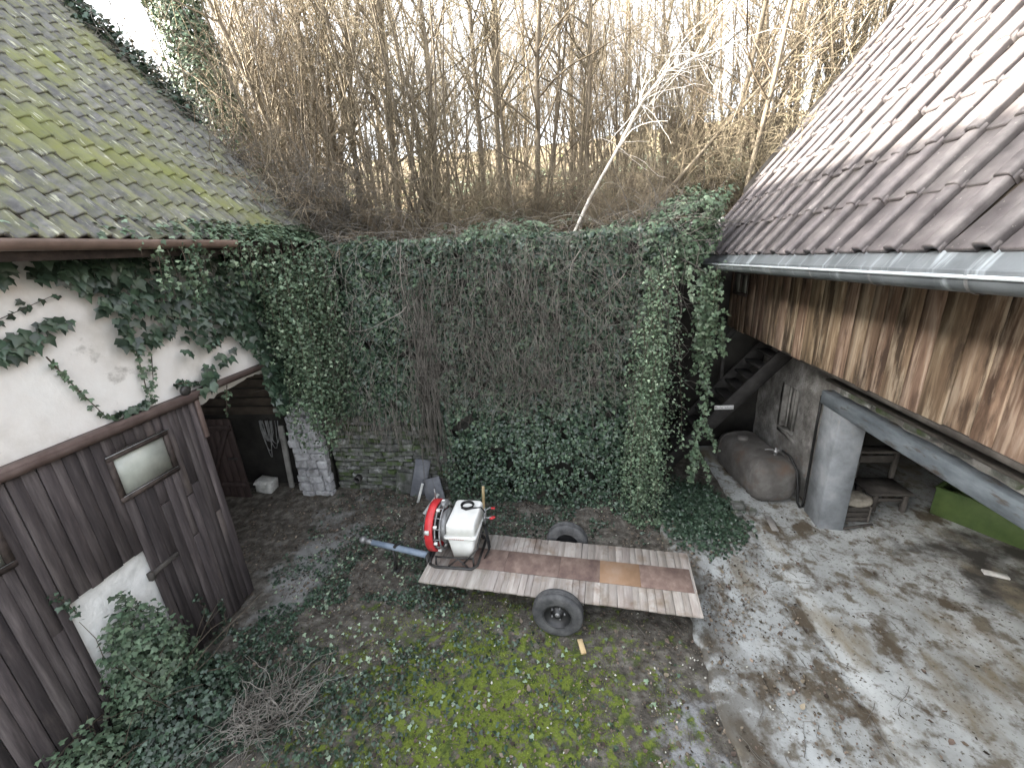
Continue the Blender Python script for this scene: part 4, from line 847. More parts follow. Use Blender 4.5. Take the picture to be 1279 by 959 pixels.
for _ in range(8):
    y = R.uniform(9.0, 15); x = -.80 * y + R.uniform(-1.5, 2.2); place(hazels, x, y, R.uniform(.9, 1.3), R.normal(-.25, .08), R.normal(0, .06))
for _ in range(8):
    y = R.uniform(9.2, 14); x = -.66 * y + R.uniform(-1.5, 2.); place(poles, x, y, R.uniform(.8, 1.1), R.normal(-.2, .06))
for _ in range(18):
    y = 7.9 + 3.2 * R.random() ** 1.5; x = R.uniform(-6.6, 1.4)
    if x < -5 and y < 8.1: y += .5
    place(bushes, x, y, R.uniform(.6, 1.1))
for (x, y, s_) in ((-4.6, 7.9, 1.3), (-4.1, 7.9, 1.1), (-5.0, 8.3, 1.5), (-5.8, 8.4, 1.5), (-6.6, 8.3, 1.4), (-3.5, 8.0, 1.1), (2.6, 10.4, 1.2), (3.2, 10.6, 1.4), (4.0, 10.5, 1.5), (4.8, 10.4, 1.6), (5.6, 10.6, 1.7), (1.2, 8.9, .9)): place(bushes, x, y, s_)
for (x, y, s_) in ((2.5, 10.8, .8), (3.4, 11.2, 1.), (4.6, 11.4, 1.1), (5.6, 11.8, 1.2), (6.6, 12, 1.3)): place(hazels, x, y, s_, .12)
# pale dead tangle at the corner, and dry shoots drooping over the wall edge
dt = thing('dead_vine_tangle', (-4.5, 7.8, 4.9), 'pale grey tangle of dead vines in the corner between barn roof and wall', 'dead vines')
pol, rad = [], []
for _ in range(420):
    p = np.array([R.normal(-4.6, .6), R.uniform(7.55, 8.3), R.uniform(4.9, 5.5)]); L = R.uniform(.6, 2.0)
    q_ = walk(p, (R.normal(0, .6), R.normal(-.15, .3), 1), L, 10, .22, .09); pol.append(q_); rad.append(np.linspace(.006, .002, 10) * R.uniform(.6, 1.4))
    for _ in range(3): j_ = R.integers(3, 9); pol.append(walk(q_[j_], R.normal(size=3), R.uniform(.15, .5), 6, .25, .05)); rad.append(np.linspace(.003, .0014, 6))
obj('stems', tubes_geo(pol, rad, 3, M['vine']), dt, kind='stuff')
ds = thing('drooping_shoots', (-1.5, 7.4, 4.8), 'dry bramble shoots drooping over the top edge of the ivy wall', 'dead vines')
pol, rad = [], []
for _ in range(240):
    p = np.array([R.uniform(-5, 1.6), R.uniform(7.3, 7.8), R.uniform(4.85, 5.15)]); pol.append(walk(p, (R.normal(0, .6), -.5, R.uniform(.1, .8)), R.uniform(.4, 1.5), 10, .14, .13)); rad.append(np.linspace(.005, .0018, 10))
obj('stems', tubes_geo(pol, rad, 3, M['vine']), ds, kind='stuff')
# ivy-clad leaning tree beside the barn roof
tr = thing('ivy_clad_tree', (-6.4, 9.6, hz(-6.4, 9.6)), 'leaning tree trunk wrapped in blue-green ivy beside the barn roof', 'tree')
tp = walk((-6.4, 9.6, hz(-6.4, 9.6) - .2), (-.32, .05, 1), 7.5, 12, .03); obj('trunk', tubes_geo([tp], [np.linspace(.16, .05, 12)], 8, M['bark']), tr)
n = 17000; t = R.random(n) * 10.9; i = t.astype(int); f = (t - i)[:, None]; u = nrm(R.normal(size=(n, 3))); rad_ = (.22 + .62 * fbm(np.stack([t, u[:, 0], u[:, 1]], -1), .9, 191))[:, None]
P = tp[i] * (1 - f) + tp[i + 1] * f + u * rad_
obj('crown', leaf_geo(P, u + np.array([0, -.2, .4]), R.uniform(.05, .095, n), (0, 0, -1), .5, .6, mat=M['ivy_light']), tr, kind='stuff')
# dark ivy over the roof verge
n = 2600; t = R.random(n); P = np.stack([EX - .5 - t * 4.6, 7.55 + R.normal(0, .16, n), 0 * t], -1); P[:, 2] = EZ + (EX - P[:, 0]) * math.tan(pl) + np.abs(R.normal(0, .13, n)) + .04
P = P[fbm(P, 1.1, 201) > np.where(P[:, 0] < -6.2, .36, .55)]
iv = thing('ivy_verge', (-6.5, 7.55, 5.2), 'dark ivy and dead stems creeping over the barn roof verge', 'ivy')
obj('foliage', leaf_geo(P, (0, -.4, 1), R.uniform(.05, .1, len(P)), (.5, -.4, -.6), .6, .6, mat=M['ivy']), iv, kind='stuff')
pol = []
for _ in range(420):
    x = EX - R.random() * 4.6; pol.append(walk((x, 7.6 + R.normal(0, .12), EZ + (EX - x) * math.tan(pl) + .05), (R.normal(0, .6), R.normal(-.4, .5), .4), R.uniform(.3, 1.1), 7, .3, .12))
obj('stems', tubes_geo(pol, [np.linspace(.006, .002, 7)] * len(pol), 3, M['vine']), iv, kind='stuff')
# pale arching sapling over the thicket
ar = thing('arching_sapling', (.15, 7.9, hz(.15, 7.9)), 'pale arching sapling bent over the thicket towards the tiled eave', 'tree')
pts = np.array([(.1, 7.95, 4.8), (.45, 8.1, 5.5), (.95, 8.3, 6.3), (1.35, 8.5, 7.0), (1.75, 8.7, 7.45), (2.3, 8.9, 7.7), (2.9, 9.0, 7.85)]); obj('trunk', tubes_geo([pts], [np.linspace(.03, .012, 7)], 6, M['birch']), ar)
br = []
for _ in range(46):
    i = R.integers(2, 7); br.append(walk(pts[i] + R.normal(0, .03, 3), (R.normal(.3, .5), R.normal(0, .4), R.normal(.1, .6)), R.uniform(.4, 1.3), 7, .16, .07))
obj('crown', tubes_geo(br, [np.linspace(.007, .0025, 7)] * len(br), 3, M['birch']), ar)
# leaning trunk along the bank beside the right roof
lg = thing('leaning_trunk', (1.3, 8.6, 4.9), 'leaning ivy-grown trunk slanting up along the tiled roof verge', 'tree')
pts = np.array([(1.0, 8.3, 4.75), (1.9, 9.2, 5.5), (3.0, 9.8, 6.6), (4.3, 10.2, 7.9), (5.6, 10.4, 9.3)]); obj('trunk', tubes_geo([pts], [np.linspace(.045, .025, 5)], 8, M['bark']), lg)
br = [walk(pts[R.integers(0, 5)] + R.normal(0, .25, 3), (R.normal(.4, .5), R.normal(-.1, .5), R.normal(.5, .5)), R.uniform(.4, 1.5), 7, .2, .05) for _ in range(260)]
obj('crown', tubes_geo(br, [np.linspace(.007, .002, 7)] * len(br), 3, M['twig']), lg)
# leaf litter and low green on the bank
P = np.stack([R.uniform(-7, 7, 9000), 7.9 + 14 * R.random(9000) ** 1.4, np.zeros(9000)], -1); P = P[(P[:, 0] < 1.3) | (P[:, 1] > 10)]; P[:, 2] = hill_z(P) + .02
obj('leaf_litter', leaf_geo(P, (0, -.2, 1), R.uniform(.05, .11, len(P)), (0, -1, 0), .5, 1, CURL_T, CURL_F, M['dead_leaf']), label='brown leaf litter covering the wooded bank above the wall', cat='leaves', kind='stuff')
P = np.stack([R.uniform(-6, 8, 9000), 9 + 16 * R.random(9000), np.zeros(9000)], -1); P = P[(fbm(P, .6, 211) > .52) & ((P[:, 0] < 1) | (P[:, 1] > 10.3))]; P[:, 2] = hill_z(P) + R.random(len(P)) * .35
obj('undergrowth', leaf_geo(P, (0, -.4, 1), R.uniform(.06, .13, len(P)), (0, -1, -.2), .5, 1, OVAL_T, OVAL_F, M['ivy_pale']), label='low green undergrowth on the wooded bank', cat='undergrowth', kind='stuff')
# ------------------------------------------------------------------ trailer
TRZ = -.0949; DZ = .40
tl = thing('trailer', (-.202, 4.828, 0), 'flat two-wheeled trailer with bare plank deck and blue-grey drawbar', 'trailer', rz=TRZ, local=True)
Lh, Wh = 1.86, .554
b = MB(); b.box((-Lh + .1, -.40, DZ - .09), (Lh - .1, -.34, DZ - .001)); b.box((-Lh + .1, .34, DZ - .09), (Lh - .1, .40, DZ - .001))
for x in (-1.7, -.9, .1, .9, 1.7): b.box((x - .03, -.339, DZ - .088), (x + .03, .339, DZ - .002))
chs = b.build('chassis', M['metal_dark'], tl)
y = -Lh; i = 0; rr = random.Random(4); lib = {}
while y < Lh - .01:
    wd = min(rr.uniform(.065, .115), Lh - y); k = (round(wd, 2), rr.randint(0, 1))
    if k not in lib:
        bb = MB(); bb.bbox((-k[0] / 2 + .001, -Wh, -.014), (k[0] / 2 - .001, Wh, .014), .002); lib[k] = bb.mesh('plank', M['deck'])
    o = obj('plank', lib[k], tl); o.location = (y + wd / 2, rr.uniform(-.006, .006), DZ + .014 + rr.uniform(-.0015, .0015)); o.rotation_euler = (0, 0, rr.gauss(0, .003) + (math.pi if rr.random() < .5 else 0)); y += wd; i += 1
xs_ = [-1.55, -.72, .06, .62, 1.16, 1.82]
for k in range(5):
    bb = MB(); bb.bbox((xs_[k] + .001, -.20, DZ + .0305), (xs_[k + 1] - .001, .215, DZ + .041), .002)
    bb.build('plywood_sheet', M['ply_orange'] if k == 3 else M['ply'], tl)
tyre = [(.175, -.07), (.235, -.085), (.29, -.086), (.318, -.070), (.326, -.045), (.326, -.02), (.322, -.016), (.322, -.010), (.326, -.006), (.326, .006), (.322, .010), (.322, .016), (.326, .02), (.326, .045), (.318, .070), (.29, .086), (.235, .085), (.175, .07)]
rimp = [(.0, .045), (.06, .045), (.068, .012), (.10, .006), (.125, .022), (.15, .03), (.168, .058), (.184, .074), (.19, .074), (.19, -.07), (.15, -.05), (.0, -.04)]
for sgn, yy in ((-1, -.668), (1, .70)):
    b = MB(); b.lathe([(r, -sgn * h * -1) for r, h in tyre], 'Y', 36, (.106, yy, .322), False); wh = b.build('tyre', M['rubber'], tl, True)
    b = MB(); b.lathe([(r, sgn * h) for r, h in rimp], 'Y', 28, (.106, yy, .322)); rim = b.build('rim', M['rim'], wh, True)
    for k in range(5):
        b = MB(); a_ = k * 1.2566; b.lathe([(.0, sgn * .028), (.013, sgn * .028), (.013, sgn * .005)], 'Y', 6, (.106 + .088 * math.cos(a_), yy, .322 + .088 * math.sin(a_))); b.build('wheel_nut', M['galv'], wh, True)
    b = MB(); b.lathe([(.0, sgn * .062), (.025, sgn * .06), (.036, sgn * .045)], 'Y', 10, (.106, yy, .322)); b.build('hub_cap', M['galv'], wh, True)
b = MB(); b.tube([(.106, -.6, .322), (.106, .63, .322)], .03, 10); b.box((.06, -.37, .322), (.15, -.33, DZ - .09)); b.box((.06, .33, .322), (.15, .37, DZ - .09)); b.build('axle', M['metal_dark'], tl)
b = MB(); b.tube([(-1.5, .0, .35), (-1.9, .02, .36), (-2.9, .02, .50)], [.052, .052, .045], 8); drb = b.build('drawbar', M['blue_steel'], tl, True)
b = MB(); b.tube([(-2.88, .02, .50), (-3.04, .02, .53)], .04, 10); b.lathe([(.0, .05), (.05, .04), (.055, -.04), (.03, -.06)], 'Z', 12, (-3.05, .02, .535)); b.build('hitch', M['galv'], drb, True)
b = MB(); b.bbox((-2.52, -.02, .44), (-2.47, .06, .50), .008); b.tube([(-2.5, .0, .48), (-2.36, -.05, .60), (-2.3, -.07, .66)], .014, 6); b.build('brake_lever', M['metal_dark'], drb, True)
b = MB(); b.tube([(-2.55, .02, .47), (-2.55, .02, .02)], .022, 8); b.bbox((-2.61, -.05, .0), (-2.49, .09, .025), .006); b.build('support_leg', M['metal_dark'], drb)
b = MB(); b.box((-1.905, -.18, DZ - .26), (-1.875, .05, DZ + .12)); b.box((-1.90, -.25, DZ - .12), (-1.872, .3, DZ - .03)); b.build('front_plate', M['metal_dark'], tl)

# ------------------------------------------------------------------ sprayer
sp = thing('sprayer', (-1.62, 5.05, DZ + .028), 'orchard sprayer with white tank and red fan ring on the trailer deck', 'sprayer', rz=-.05, local=True)
def rr_box(b, x0, x1, y0, y1, z0, z1, taper=0., r=.05, n=4, top=True):
    def ring(ins, z, t):
        pts = []
        for cx, cy, a0 in ((x1 - ins - r, y1 - ins - r, 0), (x0 + ins + r, y1 - ins - r, 1), (x0 + ins + r, y0 + ins + r, 2), (x1 - ins - r, y0 + ins + r, 3)):
            for k in range(n + 1): a_ = (a0 + k / n) * math.pi / 2; pts.append((cx + r * math.cos(a_), cy + r * math.sin(a_), z))
        return pts
    lv = [(taper, z0), (0, z1 - .03), (.01, z1 - .008), (.03, z1)] if top else [(taper, z0), (0, z1)]
    V = []; 
    for ins, z in lv: V += ring(ins, z, 0)
    k = 4 * (n + 1); i = np.arange(len(lv) - 1)[:, None] * k; j = np.arange(k)[None]; j2 = (j + 1) % k
    b.add(V, np.stack([i + j, i + j2, i + k + j2, i + k + j], -1).reshape(-1, 4), [list(range((len(lv) - 1) * k, len(lv) * k))], [list(range(k))[::-1]])
b = MB(); rr_box(b, -.11, .29, -.26, .36, .10, .47, .045, .045, top=False); tk = b.build('tank', M['white_tank'], sp, True)
b = MB(); rr_box(b, -.15, .335, -.30, .40, .472, .50, .0, .05, top=False); rr_box(b, -.12, .30, -.24, .36, .501, .665, -.012, .05); lid = b.build('lid', M['white_tank'], tk, True)
V = np.array([v.co[:] for v in lid.data.vertices]); V[:, 2] += np.where(V[:, 2] > .6, .06 * (V[:, 1] + .24), 0); lid.data.vertices.foreach_set('co', V.astype(np.float32).ravel())
b = MB()
for k in range(7): b.box((-.05 + k * .032, -.3045, .482), (-.03 + k * .032, -.3035, .492))
b.build('faded_lettering', M['pink_ink'], tk)
b = MB()
for q in range(3):
    a_ = np.linspace(0, 6.28, 26); b.tube(np.stack([.10 + (.085 + .006 * q) * np.cos(a_), .20 + (.075 + .005 * q) * np.sin(a_), .70 + .012 * q + 0 * a_], -1), .010, 6, False)
b.tube([(.02, .14, .70), (.1, .10, .70), (.2, .15, .70), (.31, .19, .69), (.36, .2, .6)], .010, 6); hs_ = b.build('hose_coil', M['hose'], sp, True)
# fan ring, guard and nozzles
FC = (-.33, -.02, .50)
b = MB(); b.lathe([(.355, -.06), (.375, -.05), (.375, .05), (.355, .06), (.33, .055), (.33, -.055)], 'X', 40, FC, True); fan = b.build('fan_ring', M['red'], sp, True)
b = MB()
b.box((FC[0] - .04, FC[1] - .3765, FC[2] + .10), (FC[0] + .02, FC[1] - .352, FC[2] + .16)); b.build('ring_mark', M['white_tank'], fan)
b = MB()
for r_ in (.08, .15, .22, .29, .345):
    a_ = np.linspace(0, 6.28, 30); b.tube(np.stack([FC[0] - .075 + 0 * a_, FC[1] + r_ * np.cos(a_), FC[2] + r_ * np.sin(a_)], -1), .004, 4, False)
for k in range(6):
    a_ = k * math.pi / 3; b.tube([(FC[0] - .075, FC[1], FC[2]), (FC[0] - .075, FC[1] + .35 * math.cos(a_), FC[2] + .35 * math.sin(a_)), (FC[0] - .04, FC[1] + .37 * math.cos(a_), FC[2] + .37 * math.sin(a_))], .006, 5)
b.build('fan_guard', M['galv'], fan, True)
b = MB()
for k in range(7):
    a_ = k * 6.283 / 7; c0, s0 = math.cos(a_), math.sin(a_); c1, s1 = math.cos(a_ + .55), math.sin(a_ + .55)
    b.add([(FC[0] - .03, FC[1] + .05 * c0, FC[2] + .05 * s0), (FC[0] + .03, FC[1] + .05 * c1, FC[2] + .05 * s1), (FC[0] + .04, FC[1] + .32 * c1, FC[2] + .32 * s1), (FC[0] - .04, FC[1] + .32 * c0, FC[2] + .32 * s0)], [[0, 1, 2, 3]])
b.lathe([(.0, -.06), (.06, -.05), (.06, .06), (.0, .06)], 'X', 14, FC); b.build('fan_blades', M['metal_dark'], fan)
b = MB()
for xo in (.085, .155):
    a_ = np.linspace(0, 6.28, 34); b.tube(np.stack([FC[0] + xo + 0 * a_, FC[1] + .335 * np.cos(a_), FC[2] + .335 * np.sin(a_)], -1), .012, 6, False)
for k in range(14):
    a_ = k * .4488; b.tube([(FC[0] + .05, FC[1] + .34 * math.cos(a_), FC[2] + .34 * math.sin(a_)), (FC[0] + .17, FC[1] + .335 * math.cos(a_), FC[2] + .335 * math.sin(a_))], .008, 5)
b.lathe([(.0, .0), (.2, .0), (.26, .10), (.2, .12), (.0, .12)], 'X', 18, (FC[0] + .08, FC[1], FC[2])); b.build('nozzle_cage', M['galv'], fan, True)
b = MB()
for k in range(9):
    a_ = .5 + k * .7; b.bbox((FC[0] + .07, FC[1] + .35 * math.cos(a_) - .018, FC[2] + .35 * math.sin(a_) - .018), (FC[0] + .12, FC[1] + .35 * math.cos(a_) + .018, FC[2] + .35 * math.sin(a_) + .018), .005)
b.build('nozzles', M['white_tank'], fan)
b = MB()
base = [(-.40, -.30, .02), (-.42, -.2, .02), (-.42, .2, .02), (-.38, .32, .02), (-.1, .37, .02), (.26, .37, .02), (.31, .3, .02), (.31, -.27, .02), (.24, -.34, .02), (-.3, -.35, .02), (-.40, -.30, .02)]
b.tube(base, .020, 7); 
for (x, y) in ((-.30, -.30), (.26, -.28), (.26, .32), (-.3, .3)): b.tube([(x, y, .02), (x, y * .95, .16)], .014, 6)
b.tube([(-.3, -.28, .14), (.26, -.26, .13)], .013, 6); b.tube([(-.3, .28, .14), (.26, .28, .13)], .013, 6); b.tube([(.1, -.3, .05), (.33, -.25, .3), (.345, .1, .5)], .013, 6); b.tube([(-.1, -.34, .04), (.05, -.32, .16), (.2, -.34, .04)], .012, 6)
b.build('base_frame', M['metal_dark'], sp, True)
b = MB(); b.tube([(.33, .22, .2), (.36, .22, .66)], .012, 6)
for (z, dy) in ((.46, .05), (.52, -.06), (.60, .08)): b.tube([(.33, .2, z), (.42, .2 + dy, z + .03), (.46, .2 + dy, z + .02)], .009, 6)
b.bbox((.335, .16, .44), (.37, .26, .54), .01); vb = b.build('valve_block', M['galv'], sp)
for (z, dy) in ((.46, .05), (.52, -.06), (.60, .08)):
    b = MB(); b.bbox((.44, .185 + dy, z + .01), (.50, .215 + dy, z + .035), .006); b.build('valve_handle', M['red'], sp)
b = MB()
for q in range(3): b.tube([(.36, .1 + .03 * q, .42), (.42, .0 + .04 * q, .2), (.44, -.05 + .05 * q, .1), (.38, -.12, .03)], .010, 6)
b.build('hoses', M['hose'], sp, True)
b = MB(); b.tube([(-.36, .12, .86), (-.36, .12, 1.02)], .012, 6); b.bbox((-.26, .0, .76), (-.16, .16, .84), .015); b.build('pump_housing', M['galv'], sp)

# wheel chock
b = MB(); b.bbox((-.02, -.09, .0), (.045, .09, .035), .004); ck = b.build('wheel_chock', M['pale_wood'], None, label='pale yellow wooden offcut lying beside the near trailer wheel', cat='wood offcut'); ck.location = (.12, 3.92, .03); ck.rotation_euler = (.1, 0, .25)

# ------------------------------------------------------------------ tank by the store wall
TA = math.radians(7)
tt = thing('oil_tank', (3.66, 7.85, 0), 'rusty grey steel tank lying on the ground below the stairs', 'tank', rz=TA, local=True)
def sup(a_, r=.42, e=.62): c_, s_ = math.cos(a_), math.sin(a_); return (r * math.copysign(abs(c_) ** e, c_), r * math.copysign(abs(s_) ** e, s_))
secs = [(-.87, .30), (-.85, .55), (-.80, .80), (-.73, .93), (-.64, .99), (-.60, 1.0), (.60, 1.0), (.68, .97), (.78, .85), (.85, .55), (.87, .2)]
V = []; ns = 32
for (yy, s_) in secs:
    for k in range(ns): x_, z_ = sup(k / ns * 6.2832, .41); V.append((x_ * s_, yy, .43 + z_ * s_))
i = np.arange(len(secs) - 1)[:, None] * ns; j = np.arange(ns)[None]; j2 = (j + 1) % ns
b = MB(); b.add(V, np.stack([i + j, i + j2, i + ns + j2, i + ns + j], -1).reshape(-1, 4), [list(range(ns))[::-1]], [list(range((len(secs) - 1) * ns, len(secs) * ns))]); sh = b.build('shell', M['tank'], tt, True)
for yy in (-.60, .60):
    b = MB(); V = []
    for dy, s_ in ((-.012, 1.002), (-.008, 1.014), (.008, 1.014), (.012, 1.002)):
        for k in range(ns): x_, z_ = sup(k / ns * 6.2832, .41); V.append((x_ * s_, yy + dy, .43 + z_ * s_))
    i = np.arange(3)[:, None] * ns; b.add(V, np.stack([i + j, i + j2, i + ns + j2, i + ns + j], -1).reshape(-1, 4)); b.build('weld_seam', M['tank'], sh, True)
b = MB(); b.lathe([(.10, 0), (.10, .05), (.085, .06), (.0, .062)], 'Z', 18, (-.10, .30, .83)); b.build('filler_cap', M['tank'], tt, True)
b = MB(); b.lathe([(.03, 0), (.03, .05), (.045, .05), (.045, .09), (.02, .11), (.02, .15), (.0, .15)], 'Z', 12, (.12, -.42, .835)); b.tube([(.12, -.42, .93), (.0, -.40, .95), (-.06, -.38, .94)], .014, 6); b.tube([(.12, -.42, .93), (.22, -.44, .93)], .02, 8); b.build('valve', M['galv'], tt, True)
b = MB(); b.tube([(.22, -.44, .93), (.29, -.58, .88), (.30, -.80, .70), (.29, -.90, .42), (.29, -.95, .16), (.33, -.97, .07), (.39, -.95, .06), (.44, -.90, .2), (.455, -.87, .8), (.45, -.86, 1.6), (.45, -.86, 2.15)], .022, 8); b.build('fuel_hose', M['hose'], tt, True)
for yy in (-.4, .4):
    b = MB(); b.bbox((-.3, yy - .05, -.03), (.3, yy + .05, .06), .008); b.build('cradle', M['old_wood'], tt)

# ------------------------------------------------------------------ stairs
st = thing('staircase', (2.0, 8.3, 0), 'dark wooden staircase rising into the shade under the loft', 'staircase')
X0, Z0, X1, Z1 = 1.85, .0, 4.2, 2.72; ang = math.atan2(Z1 - Z0, X1 - X0); ux, uz = math.cos(ang), math.sin(ang)
for yy in (7.98, 8.78):
    b = MB(); hgt = .26; P = []
    for y_ in (yy, yy + .05):
        for (s_, t_) in ((0, -hgt / 2), (1, -hgt / 2), (1, hgt / 2), (0, hgt / 2)): P.append((X0 + (X1 - X0) * s_ - uz * t_, y_, Z0 + .1 + (Z1 - Z0) * s_ + ux * t_))
    b.hexa(P); b.build('stringer', M['stair_wood'], st)
for k in range(13):
    s_ = (k + .6) / 13; x = X0 + (X1 - X0) * s_; z = Z0 + .1 + (Z1 - Z0) * s_
    b = MB(); b.bbox((x - .12, 8.031, z - .02), (x + .12, 8.779, z + .02), .004); b.build('tread', M['stair_wood'], st)
for yy in (8.80,):
    b = MB(); b.bbox((2.05, yy + .0, .2), (2.12, yy + .06, 1.35), .005); b.build('newel_post', M['stair_wood'], st); b = MB(); b.bbox((3.2, yy, 1.5), (3.27, yy + .06, 2.6), .005); b.build('newel_post', M['stair_wood'], st)
    b = MB(); P = []
    for y_ in (yy + .061, yy + .11):
        for (s_, t_) in ((.05, -.05), (.8, -.05), (.8, .05), (.05, .05)): P.append((X0 + (X1 - X0) * s_ - uz * t_, y_, Z0 + 1.1 + (Z1 - Z0) * s_ + ux * t_))
    b.hexa(P); b.build('handrail', M['stair_wood'], st)
sg = thing('warning_sign', (3.02, 7.97, 1.58), 'small white no-smoking plate with black lettering on the stair stringer', 'sign')
b = MB(); b.bbox((2.86, 7.962, 1.545), (3.21, 7.975, 1.625), .002); b.build('plate', M['sign_white'], sg)
b = MB()
for (a0, a1, c0, c1) in ((2.87, 3.20, 1.551, 1.555), (2.87, 3.20, 1.615, 1.619), (2.87, 2.874, 1.555, 1.615), (3.196, 3.20, 1.555, 1.615)): b.box((a0, 7.9595, c0), (a1, 7.9615, c1))
b.build('border', M['ink_and_hole_black'], sg)
cu = bpy.data.curves.new('lettering', 'FONT'); cu.body = 'Rauchen verboten'; cu.size = .043; cu.align_x = 'CENTER'; cu.align_y = 'CENTER'; cu.extrude = .0008; cu.offset = .0008
to = bpy.data.objects.new('lettering', cu); C.objects.link(to); to.location = (3.035, 7.9595, 1.585); to.rotation_euler = (math.pi / 2, 0, 0)
dg = bpy.context.evaluated_depsgraph_get(); me = bpy.data.meshes.new_from_object(to.evaluated_get(dg)); mw_ = Matrix.Translation((3.035, 7.9595, 1.585)) @ Euler((math.pi / 2, 0, 0)).to_matrix().to_4x4()
bpy.data.objects.remove(to); me.transform(mw_); me.materials.clear(); me.materials.append(M['ink_and_hole_black']); obj('lettering', me, sg)

# ------------------------------------------------------------------ things in the open store
gd = Vector((.565, -.825, 0)); ga = math.atan2(gd.y, gd.x)
gt = thing('green_trough', (6.75, 6.02, .03), 'long green painted sheet-metal trough lying in the open store', 'trough', rz=ga, local=True)
GL, GH, GW = 1.05, .50, .55     # local x along, +y away from the yard
b = MB(); b.bbox((-GL, 0, .0), (GL, .03, GH), .004); b.bbox((-GL, GW, .0), (GL, GW + .03, GH), .004); b.bbox((-GL, .031, .0), (-GL + .03, GW - .001, GH), .004); b.bbox((GL - .03, .031, .0), (GL, GW - .001, GH), .004); b.box((-GL + .03, .031, .01), (GL - .03, GW - .001, .04)); gb_ = b.build('body', M['green'], gt)
b = MB(); b.bbox((-GL - .015, -.02, GH + .001), (GL + .015, .05, GH + .03), .006); b.bbox((-GL - .015, GW - .02, GH + .001), (GL + .015, GW + .05, GH + .03), .006); b.bbox((-GL - .015, .051, GH + .001), (-GL + .05, GW - .021, GH + .03), .006); b.build('rim', M['green'], gt)
bn = thing('old_bench', (5.53, 7.1, .03), 'old dark wooden bench with side frame and low stool legs in the store', 'bench')
b = MB(); b.bbox((5.16, 6.86, .36), (5.84, 7.4, .41), .008); b.build('seat', M['old_wood'], bn)
for (x, y) in ((5.27, 6.9), (5.74, 6.9), (5.27, 7.3), (5.74, 7.3)):
    b = MB(); b.bbox((x - .035, y - .035, .03), (x + .035, y + .035, .359), .006); b.build('leg', M['old_wood'], bn)
b = MB(); b.bbox((5.27, 6.88, .24), (5.74, 6.91, .30), .004); b.build('apron', M['old_wood'], bn)
for x in (5.2, 5.82):
    b = MB(); b.bbox((x - .035, 7.36, .411), (x + .035, 7.43, .95), .006); b.build('back_post', M['old_wood'], bn)
b = MB(); b.bbox((5.05, 7.28, .951), (5.98, 7.52, 1.0), .008); b.build('top_board', M['old_wood'], bn)
b = MB(); b.bbox((5.24, 7.38, .72), (5.78, 7.41, .86), .006); b.build('back_rail', M['old_wood'], bn)
cr = thing('crate', (4.82, 6.75, .03), 'small wooden crate holding logs just behind the concrete post', 'crate')
for z in (.03, .13, .23):
    b = MB(); b.bbox((4.62, 6.58, z), (5.0, 6.60, z + .085), .003); b.build('slat', M['old_wood'], cr)
    b = MB(); b.bbox((4.62, 6.93, z), (5.0, 6.95, z + .085), .003); b.build('slat', M['old_wood'], cr)
for x in (4.605, 5.005):
    b = MB(); b.bbox((x - .012, 6.57, .03), (x + .012, 6.96, .33), .003); b.build('end_board', M['old_wood'], cr)
sk = thing('paper_sack', (4.82, 6.75, .32), 'crumpled pale paper sack slumped on the crate behind the post', 'sack')
bm = bmesh.new(); bmesh.ops.create_icosphere(bm, subdivisions=3, radius=1)
for v in bm.verts:
    q = np.array([v.co[:]]); s_ = .8 + .5 * float(fbm(q + 4, 1.7, 221)[0]); v.co = Vector((v.co.x * .23 * s_, v.co.y * .2 * s_, v.co.z * .10 * s_))
me = bpy.data.meshes.new('bag'); bm.to_mesh(me); bm.free(); me.materials.append(M['sack']); o = obj('bag', me, sk); me.transform(Matrix.Translation((4.84, 6.74, .39)))
dr = thing('round_drum', (4.86, 7.2, .03), 'grey round drum standing behind the sack in the store', 'drum')
b = MB(); b.lathe([(.0, .03), (.23, .03), (.24, .05), (.24, .30), (.247, .31), (.24, .32), (.24, .58), (.247, .59), (.24, .60), (.24, .84), (.22, .9), (.15, .95), (.0, .97)], 'Z', 24, (4.84, 7.25, 0)); b.build('barrel', M['grey_board'], dr, True)
bc = thing('blue_canister', (5.12, 7.72, .03), 'small blue plastic canister in the dark behind the bench', 'canister')
b = MB(); rr_box(b, 5.0, 5.25, 7.62, 7.85, .03, .62, .0, .04); b.build('body', M['blue_can'], bc, True); b = MB(); b.lathe([(.0, .68), (.035, .68), (.035, .61)], 'Z', 10, (5.06, 7.7, 0)); b.build('cap', M['blue_can'], bc)
def loose(name, label, cat, mat, size, loc, rot):
    b = MB(); b.bbox(-np.array(size) / 2, np.array(size) / 2, min(size) * .2); o = b.build(name, M[mat], None, label=label, cat=cat); o.location = loc; o.rotation_euler = rot; return o
loose('loose_board', 'short grey board lying on paving in front of the tank', 'board', 'grey_board', (.10, .40, .022), (3.43, 6.45, .062), (0, 0, -.12))
loose('loose_board', 'thin dark batten lying at the foot of the concrete post', 'board', 'old_wood', (.55, .04, .03), (4.75, 6.42, .065), (0, 0, .25))
loose('loose_board', 'pale broken board lying on dark stained store floor', 'board', 'white_board', (.26, .10, .03), (5.9, 5.42, .066), (0, 0, -.35))
for k, (x, y, s_) in enumerate(((3.05, 6.9, .16), (3.25, 6.75, .10), (2.95, 6.65, .12))):
    o = obj('stone', stone_mesh(s_ * 1.3, s_ * .7, s_, M['stone'], 70 + k), None, label='rough grey stone lying before the tank end', cat='stone', group='stones before the tank'); o.location = (x, y, .05 + s_ * .3); o.rotation_euler = (0, 0, k)
